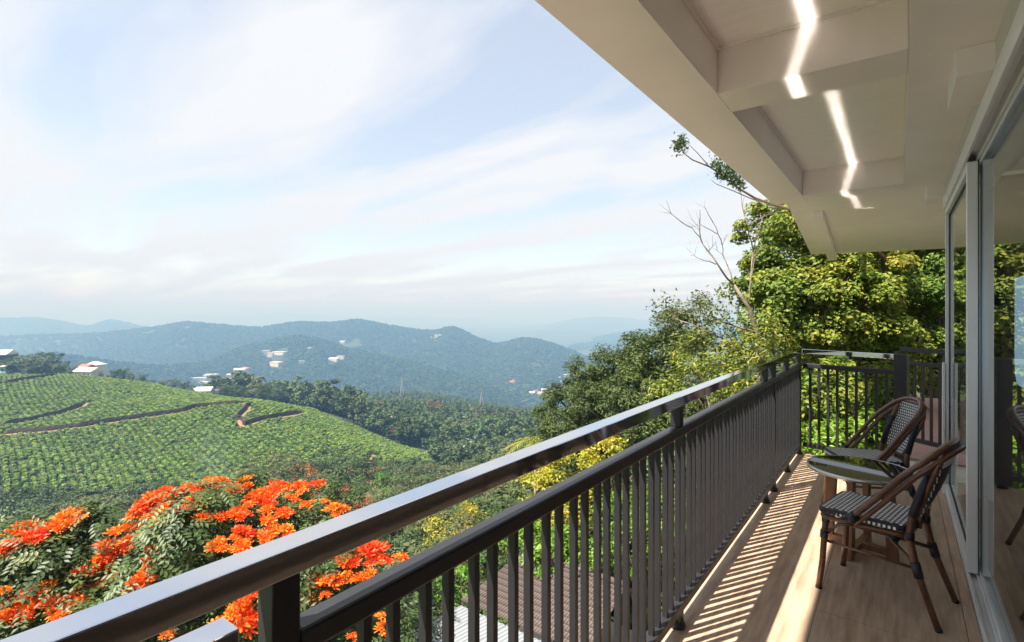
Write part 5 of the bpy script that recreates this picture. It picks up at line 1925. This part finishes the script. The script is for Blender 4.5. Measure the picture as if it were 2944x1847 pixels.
# light green small trees in front of them
put_tree('yellow_shrub', 'bright yellow green shrub just below the middle of the railing', 'shrub', 1650, 13.5,
         [(1640, 1365, 13.6, 0.95, 0.8, 0.6), (1560, 1420, 13.0, 0.75, 0.7, 0.5), (1730, 1310, 14.2, 0.8, 0.7, 0.5), (1600, 1490, 12.6, 0.9, 0.8, 0.6)],
         80, 9000, 0.26, 0.10, 'leaf_yellow', r0=0.06, nlimb=20, aspect=0.5)
put_tree('yellow_shrub', 'yellowing leafy shrub at the foot of the bare limbed tree', 'shrub', 2130, 10.2,
         [(2130, 1030, 10.3, 0.75, 0.6, 0.42), (2040, 1075, 10.0, 0.7, 0.6, 0.40), (2200, 1010, 10.5, 0.6, 0.5, 0.4), (2010, 1000, 10.8, 0.6, 0.5, 0.45), (2190, 965, 10.6, 0.5, 0.45, 0.45), (2245, 1010, 10.4, 0.5, 0.4, 0.35), (1960, 1130, 9.8, 0.6, 0.5, 0.4), (2120, 1150, 9.6, 0.8, 0.6, 0.5)],
         95, 5600, 0.26, 0.09, 'leaf_yellowgreen', bark='pale_bark', r0=0.06, nlimb=34, aspect=0.4, shell=0.25)
put_tree('lime_bush', 'vivid lime green bush beside the low brown roof', 'shrub', 1640, 9.8,
         [(1590, 1590, 10.2, 0.5, 0.45, 0.5), (1680, 1600, 10.0, 0.55, 0.45, 0.45), (1520, 1560, 10.8, 0.5, 0.5, 0.45)],
         50, 4200, 0.2, 0.085, 'leaf_lime', r0=0.04, nlimb=14, aspect=0.55)
put_tree('lime_bush', 'lime green bush on the lawn beyond the low roof', 'shrub', 1860, 10.5,
         [(1830, 1560, 10.5, 0.5, 0.5, 0.6), (1900, 1500, 11, 0.6, 0.5, 0.7), (1790, 1500, 11.2, 0.6, 0.5, 0.6)],
         50, 3800, 0.22, 0.09, 'leaf_lime', r0=0.04, nlimb=14, aspect=0.5)


# ---- bare limbed tree with sparse leaves
def limb(mb, a, d, L, r, depth, tips, bend=0.25):
    n = 5
    p = Vector(a); d = Vector(d).normalized()
    pts = [p.copy()]
    for i in range(n):
        d = (d + Vector((random.gauss(0, bend), random.gauss(0, bend), random.gauss(0, bend) + 0.06)) * 0.35).normalized()
        p = p + d * (L / n)
        pts.append(p.copy())
    mb.tube(pts, [r * (1 - 0.6 * i / n) for i in range(n + 1)], 6 if r > 0.012 else 4, cap=False)
    tips.append((pts[-1], d))
    if depth > 0:
        for k in range(random.choice([2, 3])):
            i = random.randint(2, n)
            dd_ = (d + Vector((random.gauss(0, 0.6), random.gauss(0, 0.6), random.gauss(0.1, 0.5)))).normalized()
            limb(mb, pts[i], dd_, L * random.uniform(0.5, 0.75), r * 0.45, depth - 1, tips, bend)


def bare_tree():
    random.seed(21)
    base = G(2215, 11.0, 0); base.z = ground(base.x, base.y)
    t = empty('bare_limbed_tree', base)
    mb = MB()
    tips = []
    trunk = [W(2215, 1250, 11.0), W(2205, 1100, 11.0), W(2180, 960, 11.0), W(2150, 880, 11.0), W(2110, 820, 11.0)]
    trunk = [base.copy() - Vector((0, 0, 0.4))] + trunk
    rad = [0.10, 0.08, 0.062, 0.05, 0.038, 0.03]
    mb.tube([p - base for p in trunk], rad, 8)
    lim = [((2110, 820), [(2060, 760), (2020, 700), (1990, 655)], 0.04), ((2110, 820), [(2080, 730), (2075, 690), (2050, 640)], 0.03), ((2150, 880), [(2160, 800), (2165, 720), (2150, 650), (2140, 610)], 0.04),
           ((2180, 960), [(2110, 935), (2040, 915), (1990, 905)], 0.045), ((2205, 1100), [(2120, 1000), (2050, 960), (1980, 930)], 0.045), ((2165, 720), [(2180, 660), (2195, 615)], 0.018), ((2060, 760), [(2010, 740), (1985, 735)], 0.02), ((2205, 1060), [(2130, 1050), (2040, 1060), (1960, 1090)], 0.035), ((2020, 700), [(2012, 660), (2005, 640)], 0.014)]
    for st, pl_, r in lim:
        pts = [W(st[0], st[1], 11.0)] + [W(a, b, 11.0 + random.uniform(-0.35, 0.35)) for a, b in pl_]
        pts = [p - base for p in pts]
        fine = []
        for a, b in zip(pts[:-1], pts[1:]):
            for q in range(3):
                fine.append(a.lerp(b, q / 3) + Vector((random.gauss(0, .012), random.gauss(0, .012), random.gauss(0, .012))))
        fine.append(pts[-1])
        mb.tube(fine, [r * 0.55 * (1 - 0.75 * i / len(fine)) for i in range(len(fine))], 6)
        for q in range(3, len(fine), 2):
            d = (fine[q] - fine[q - 1]).normalized() + Vector((random.gauss(0, .5), random.gauss(0, .5), random.gauss(0.3, .4)))
            limb(mb, fine[q], d, random.uniform(0.3, 0.6), r * 0.32, 1, tips)
    link('trunk', mb, M['pale_bark'], t, smooth=True)
    tp = np.array([tuple(p) for p, d in tips])
    low_ = np.where(tp[:, 2] < (W(0, 770, 11.0) - base).z)[0]
    sel_ = rng.choice(low_, int(len(low_) * 0.6), replace=False)
    Cn = tp[sel_]
    n = 1500
    k = rng.integers(0, len(Cn), n)
    P = Cn[k] + rng.normal(0, 0.16, (n, 3))
    V, Fc = leaf_arrays(P, rng.normal(0, 0.5, (n, 3)) + np.array([0, 0, 0.6]), 0.085, 0.5)
    o = link('crown', leaves_mesh('crown', V, Fc, np.repeat(rng.random(n), 4)), M['leaf_olive'], t); o['kind'] = 'stuff'
    tag(t, 'half bare tree with pale twisting limbs and thin leaves behind the railing corner', 'tree')


bare_tree()


# ---- long branch reaching out past the eaves
def eaves_branch():
    random.seed(5)
    d0 = 9.0
    root = G(2560, 12.6, 0); root.z = ground(root.x, root.y)
    t = empty('slender_tree', root)
    mb = MB()
    tr_ = [root - Vector((0, 0, 0.4)), W(2560, 1000, 12.6), W(2540, 740, 12.4), W(2440, 650, 11.4), W(2360, 640, 9.6)]
    mb.tube([p - root for p in tr_], [0.09, 0.07, 0.055, 0.045, 0.03], 7)
    main = [(2360, 640), (2290, 606), (2225, 590), (2170, 570), (2120, 540), (2070, 500), (2040, 480), (1990, 460), (1965, 440), (1955, 420)]
    m3 = [W(a, b, 9.6 - 0.06 * i) - root for i, (a, b) in enumerate(main)]
    mb.tube(m3, [0.028 * (1 - 0.8 * i / 9) for i in range(10)], 6)
    b2 = [(2225, 590), (2160, 572), (2105, 548), (2060, 530), (2045, 518)]
    mb.tube([W(a, b, 9.3) - root for a, b in b2], [0.012 * (1 - 0.7 * i / 4) for i in range(5)], 5)
    b3 = [(2040, 480), (2005, 440), (1985, 420), (1965, 405)]
    mb.tube([W(a, b, 9.15) - root for a, b in b3], [0.008, 0.007, 0.005, 0.004], 5)
    link('trunk', mb, M['bark'], t, smooth=True)
    Ps = []
    for (px, py, sp, n) in [(1953, 420, 20, 190), (1962, 400, 12, 60), (2060, 470, 20, 120), (2085, 490, 24, 220), (2110, 510, 24, 230), (2130, 528, 16, 110), (2070, 500, 14, 80)]:
        for i in range(n):
            Ps.append(tuple(W(px + random.gauss(0, sp * 0.55), py + random.gauss(0, sp * 0.6), 9.15 + random.gauss(0, 0.12)) - root))
    P = np.array(Ps)
    V, Fc = leaf_arrays(P, rng.normal(0, 0.6, P.shape) + np.array([0, 0, 0.5]), 0.06, 0.55)
    o = link('crown', leaves_mesh('crown', V, Fc, np.repeat(rng.random(len(P)), 4)), M['leaf_dark'], t); o['kind'] = 'stuff'
    tag(t, 'slender tree stretching a thin leafy branch out beyond the eaves', 'tree')


eaves_branch()


# ---- palm tuft and a dead pole among the shrubs
def palm(px, py, d, label):
    top = W(px, py, d)
    base = Vector((top.x, top.y, ground(top.x, top.y)))
    t = empty('palm_tree', base)
    hh = top.z - base.z
    link('trunk', MB().tube([(0, 0, -0.3), (0.05, 0, hh * 0.5), (0, 0, hh)], [0.12, 0.09, 0.07], 8), M['bark'], t, smooth=True)
    V, Fc, L = [], [], []
    for k in range(15):
        az = 2 * math.pi * k / 15 + random.uniform(-.2, .2)
        e = Vector((math.cos(az), math.sin(az), 0)); up = random.uniform(0.5, 1.3)
        Lf = random.uniform(1.3, 1.8)
        prev = Vector((0, 0, hh))
        for i in range(1, 15):
            s = i / 14
            p = Vector((0, 0, hh)) + e * Lf * s + Vector((0, 0, up * s - 1.5 * s * s * up))
            side = e.cross(Vector((0, 0, 1)))
            for sg in (-1, 1):
                tip = p + side * sg * 0.34 * (1 - 0.6 * abs(s - 0.4)) + e * 0.14 - Vector((0, 0, 0.12))
                o = len(V)
                V += [prev, p, tip]
                Fc.append((o, o + 1, o + 2)); L += [random.random()] * 3
            prev = p
    o = link('crown', leaves_mesh('crown', np.array([tuple(v) for v in V]), np.array(Fc), np.array(L)), M['leaf_yellowgreen'], t); o['kind'] = 'stuff'
    tag(t, label, 'palm')


random.seed(31)
palm(1555, 1270, 24, 'small palm with arching yellow green fronds beside the dark evergreens')
tp_ = W(1538, 1352, 14); bt_ = Vector((tp_.x, tp_.y, ground(tp_.x, tp_.y)))
pole = empty('dead_pole', bt_)
link('pole', MB().tube([(0, 0, -0.3), (0.02, 0.01, (tp_.z - bt_.z) * 0.6), (0, 0, tp_.z - bt_.z)], [0.05, 0.04, 0.03], 7), M['pale_bark'], pole, smooth=True)
link('stub', MB().tube([(0, 0, tp_.z - bt_.z - 0.15), (0.12, 0.06, tp_.z - bt_.z + 0.02)], [0.025, 0.015], 6), M['pale_bark'], pole, smooth=True)
tag(pole, 'bare pale dead trunk standing beside the yellow green shrub', 'trunk')

# ---- middle distance trees on the near slope: built from a few shared kinds
KINDS = []


def kind_proto(n, ls, ncl, wide, mat, tall=1.0):
    ells = [(0, 0, 0.66, 0.30 * wide, 0.30 * wide, 0.30), (0.14 * wide, 0.05, 0.52, 0.22 * wide, 0.22 * wide, 0.24), (-0.13 * wide, -0.10, 0.50, 0.24 * wide, 0.2 * wide, 0.24), (0.02, 0.14 * wide, 0.45, 0.2 * wide, 0.2 * wide, 0.22), (0.0, -0.05, 0.28, 0.24 * wide, 0.24 * wide, 0.2)]
    me, Cc = crown_mesh('crown', ells, ncl, n, 0.075, ls, 0.6, 0.5)
    me.materials.append(M[mat])
    tm = trunk_mb((0, 0, -0.06), (0, 0, 0.72), 0.02, Cc, 16).mesh('trunk')
    tm.materials.append(M['bark'])
    return me, tm


KINDS = {'green': kind_proto(5200, 0.028, 75, 1.15, 'leaf_mid'), 'dark': kind_proto(5200, 0.028, 75, 1.0, 'leaf_dark'), 'olive': kind_proto(4600, 0.028, 70, 1.25, 'leaf_olive'),
         'wide': kind_proto(5600, 0.026, 85, 1.55, 'leaf_mid'), 'rust': kind_proto(3800, 0.03, 60, 1.3, 'leaf_rust'), 'lime': kind_proto(4200, 0.03, 60, 1.2, 'leaf_lime'), 'yellow': kind_proto(3800, 0.03, 60, 1.2, 'leaf_yellow')}
KLAB = {'green': 'rounded mid green tree in the thicket below the balcony', 'dark': 'dark green tree in the thicket below the balcony', 'olive': 'dull olive tree in the thicket below the balcony',
        'wide': 'broad spreading green tree in the thicket below the balcony', 'rust': 'rust coloured flowering tree in the thicket below the balcony', 'lime': 'bright green tree in the thicket below the balcony', 'yellow': 'yellow green tree in the thicket below the balcony'}


def slope_tree(kind, px, ytop, d, label=None, wide=1.0, group=None):
    b = G(px, d, 0)
    z = ground(b.x, b.y)
    ztop = H - (ytop - HY) / F * d
    h = max(2.2, ztop - z)
    t = empty('slope_tree', (b.x, b.y, z), random.uniform(0, 6.28))
    t.scale = (h * wide * random.uniform(0.9, 1.1), h * wide * random.uniform(0.9, 1.1), h)
    cm, tm = KINDS[kind]
    o = link('crown', cm, None, t); o['kind'] = 'stuff'
    link('trunk', tm, None, t)
    zone = ('at the foot of the tea slope' if d > 85 else 'behind the orange flowering trees' if px < 900 else 'halfway down the slope below the balcony' if d > 43
            else 'just beyond the low brown roof' if d > 22 else 'beside the low brown roofed house')
    tag(t, label or KLAB[kind].replace('in the thicket below the balcony', zone), 'tree', group or ('%s trees %s' % (kind, zone)))


random.seed(77)
# foot of the tea slope, left to right: dark clumps
for kind, px, yt, d, w in [('dark', -60, 1380, 92, 1.3), ('dark', 60, 1375, 95, 1.2), ('green', 150, 1420, 90, 1.3), ('dark', 20, 1440, 75, 1.2), ('olive', 270, 1425, 88, 1.3), ('olive', 330, 1440, 80, 1.3), ('dark', 410, 1385, 98, 1.2), ('green', 470, 1372, 100, 1.2), ('dark', 530, 1365, 104, 1.3),
                           ('olive', 610, 1375, 100, 1.2), ('dark', 680, 1360, 105, 1.1), ('olive', 770, 1300, 112, 1.2), ('olive', 720, 1345, 104, 1.2), ('green', 830, 1325, 110, 1.2), ('green', 960, 1285, 118, 1.15), ('green', 1010, 1300, 112, 1.2), ('dark', 1060, 1330, 105, 1.2), ('rust', 893, 1315, 112, 1.1),
                           ('green', 920, 1370, 92, 1.3), ('olive', 1080, 1385, 88, 1.3), ('rust', 1035, 1340, 108, 1.2), ('lime', 1130, 1350, 100, 1.3), ('olive', 1190, 1340, 98, 1.3), ('olive', 1270, 1325, 105, 1.4), ('wide', 1330, 1330, 108, 1.2), ('green', 1400, 1300, 118, 1.3), ('olive', 1450, 1310, 105, 1.3),
                           ('dark', 980, 1430, 60, 1.2), ('olive', 1060, 1440, 58, 1.3), ('lime', 1240, 1390, 62, 1.2), ('olive', 1150, 1400, 70, 1.3), ('dark', 1120, 1400, 48, 1.15), ('green', 1330, 1380, 70, 1.2), ('olive', 1400, 1370, 62, 1.2), ('green', 1480, 1350, 66, 1.2), ('yellow', 1235, 1385, 50, 1.1),
                           ('rust', 978, 1390, 55, 1.0), ('dark', 870, 1400, 70, 1.3), ('olive', 760, 1400, 75, 1.3), ('dark', 560, 1400, 80, 1.3), ('green', 640, 1420, 72, 1.2), ('dark', 460, 1420, 78, 1.2), ('green', 340, 1480, 60, 1.3), ('dark', 200, 1490, 58, 1.3), ('dark', 90, 1490, 58, 1.3), ('dark', -40, 1470, 60, 1.3), ('olive', 420, 1500, 50, 1.2),
                           ('dark', 1130, 1480, 34, 1.2), ('olive', 1230, 1460, 36, 1.3), ('green', 1310, 1450, 38, 1.2), ('dark', 1400, 1430, 40, 1.2), ('olive', 1470, 1400, 42, 1.2), ('green', 1040, 1500, 40, 1.3), ('yellow', 1330, 1430, 30, 1.0), ('dark', 1260, 1520, 24, 1.1), ('olive', 1370, 1480, 26, 1.2), ('green', 1460, 1430, 27, 1.2),
                           ('yellow', 1390, 1520, 20, 1.0), ('dark', 1200, 1580, 18, 1.2), ('olive', 1290, 1560, 19, 1.2), ('green', 1130, 1620, 16, 1.2), ('dark', 1440, 1540, 19, 1.0), ('dark', 1500, 1440, 20, 1.1), ('green', 1230, 1640, 14, 1.1), ('green', 1550, 1310, 34, 1.2), ('olive', 1500, 1290, 50, 1.2), ('green', 1560, 1260, 60, 1.3), ('lime', 1330, 1590, 15, 1.0),
                           ('dark', 1720, 1480, 15, 1.2), ('green', 1830, 1440, 16, 1.2), ('olive', 1930, 1380, 15, 1.2), ('dark', 2050, 1250, 13, 1.2), ('green', 2150, 1200, 12, 1.2), ('dark', 300, 1560, 22, 1.3), ('green', 120, 1600, 24, 1.3), ('dark', -60, 1560, 24, 1.3), ('dark', 480, 1560, 24, 1.2), ('green', 880, 1500, 26, 1.2), ('dark', 700, 1540, 24, 1.2), ('lime', 200, 1660, 15, 1.1), ('green', 1000, 1600, 15, 1.1), ('dark', 1060, 1700, 12.5, 1.1)]:
    slope_tree(kind, px, yt, d, wide=w)
# forest trees on the valley rim standing out singly
for kind, px, yt, d, lab in [('rust', 1140, 1222, 235, 'rust red flowering tree at the edge of the tea slope and valley forest'), ('rust', 1248, 1150, 330, 'small rust red tree showing in the valley forest')]:
    slope_tree(kind, px, yt, d, lab, group='lone rust trees')
# trees on the tea crest
CR = [('dark', 60, 1012, 292, 1.5), ('dark', 105, 1000, 288, 1.5), ('dark', 140, 1004, 285, 1.4), ('dark', 172, 1030, 282, 1.3), ('green', 30, 1028, 286, 1.4), ('olive', 85, 1040, 280, 1.3), ('olive', 215, 1050, 280, 1.3), ('dark', 200, 1056, 277, 1.2), ('green', 290, 1070, 272, 1.2), ('dark', 330, 1056, 280, 1.2), ('dark', 355, 1050, 280, 1.1), ('olive', 385, 1066, 275, 1.3), ('dark', 412, 1072, 272, 1.3), ('dark', 440, 1090, 272, 1.2),
      ('olive', 470, 1090, 272, 1.2), ('dark', 500, 1086, 272, 1.3), ('dark', 530, 1092, 270, 1.4), ('dark', 552, 1104, 268, 1.2), ('dark', 640, 1105, 275, 1.3), ('dark', 665, 1098, 272, 1.3), ('green', 690, 1106, 270, 1.2), ('olive', 735, 1100, 272, 1.2), ('green', 760, 1102, 270, 1.2), ('dark', 800, 1095, 280, 1.2)]
for kind, px, yt, d, w in CR:
    slope_tree(kind, px, yt, d, {'dark': 'dark rounded tree on the crest of the tea slope', 'green': 'mid green tree on the crest of the tea slope', 'olive': 'dull olive tree on the crest of the tea slope'}[kind], w * 1.0, 'tea crest trees, ' + kind)
for px, yt, d in [(498, 1142, 232), (723, 1190, 210), (697, 1168, 222)]:
    slope_tree('dark', px, yt, d, 'single small tree standing among the tea bushes', 0.7, 'lone trees in the tea')
# ------------------------------------------------------------------ haze over the whole land
hz = MB().box((-30000, -30000, -240), (30000, 30000, 190))
ho = link('haze', hz, None)
hm = bpy.data.materials.new('haze_air')
hm.use_nodes = True
nn_ = hm.node_tree.nodes
nn_.remove(nn_['Principled BSDF'])
pv2 = nn_.new('ShaderNodeVolumePrincipled')
pv2.inputs['Color'].default_value = (0.18, 0.354, 0.60, 1)
pv2.inputs['Density'].default_value = 0.00051
pv2.inputs['Absorption Color'].default_value = (0.518, 0.245, 0.0, 1)
pv2.inputs['Anisotropy'].default_value = 0.0
hm.node_tree.links.new(pv2.outputs[0], nn_['Material Output'].inputs['Volume'])
ho.data.materials.append(hm)
tag(ho, 'pale blue haze lying over the valley and hills', 'haze', None, 'stuff')

# thin smoke rising from the foot of the tea slope
sm_ = MB().lathe([(0.5, 0), (2.2, 2.5), (3.2, 6), (4.2, 10), (3.4, 14), (1.2, 17)], 20)
so = link('smoke', sm_, None, smooth=True)
so.location = W(640, 1440, 118)
so.rotation_euler = (R(8), R(-10), 0)
smm = bpy.data.materials.new('thin_smoke')
smm.use_nodes = True
q = smm.node_tree.nodes
q.remove(q['Principled BSDF'])
pq_ = q.new('ShaderNodeVolumePrincipled')
pq_.inputs['Color'].default_value = (0.55, 0.66, 0.78, 1)
pq_.inputs['Density'].default_value = 0.006
smm.node_tree.links.new(pq_.outputs[0], q['Material Output'].inputs['Volume'])
so.data.materials.append(smm)
tag(so, 'thin bluish smoke drifting up in front of the tea slope', 'smoke', None, 'stuff')
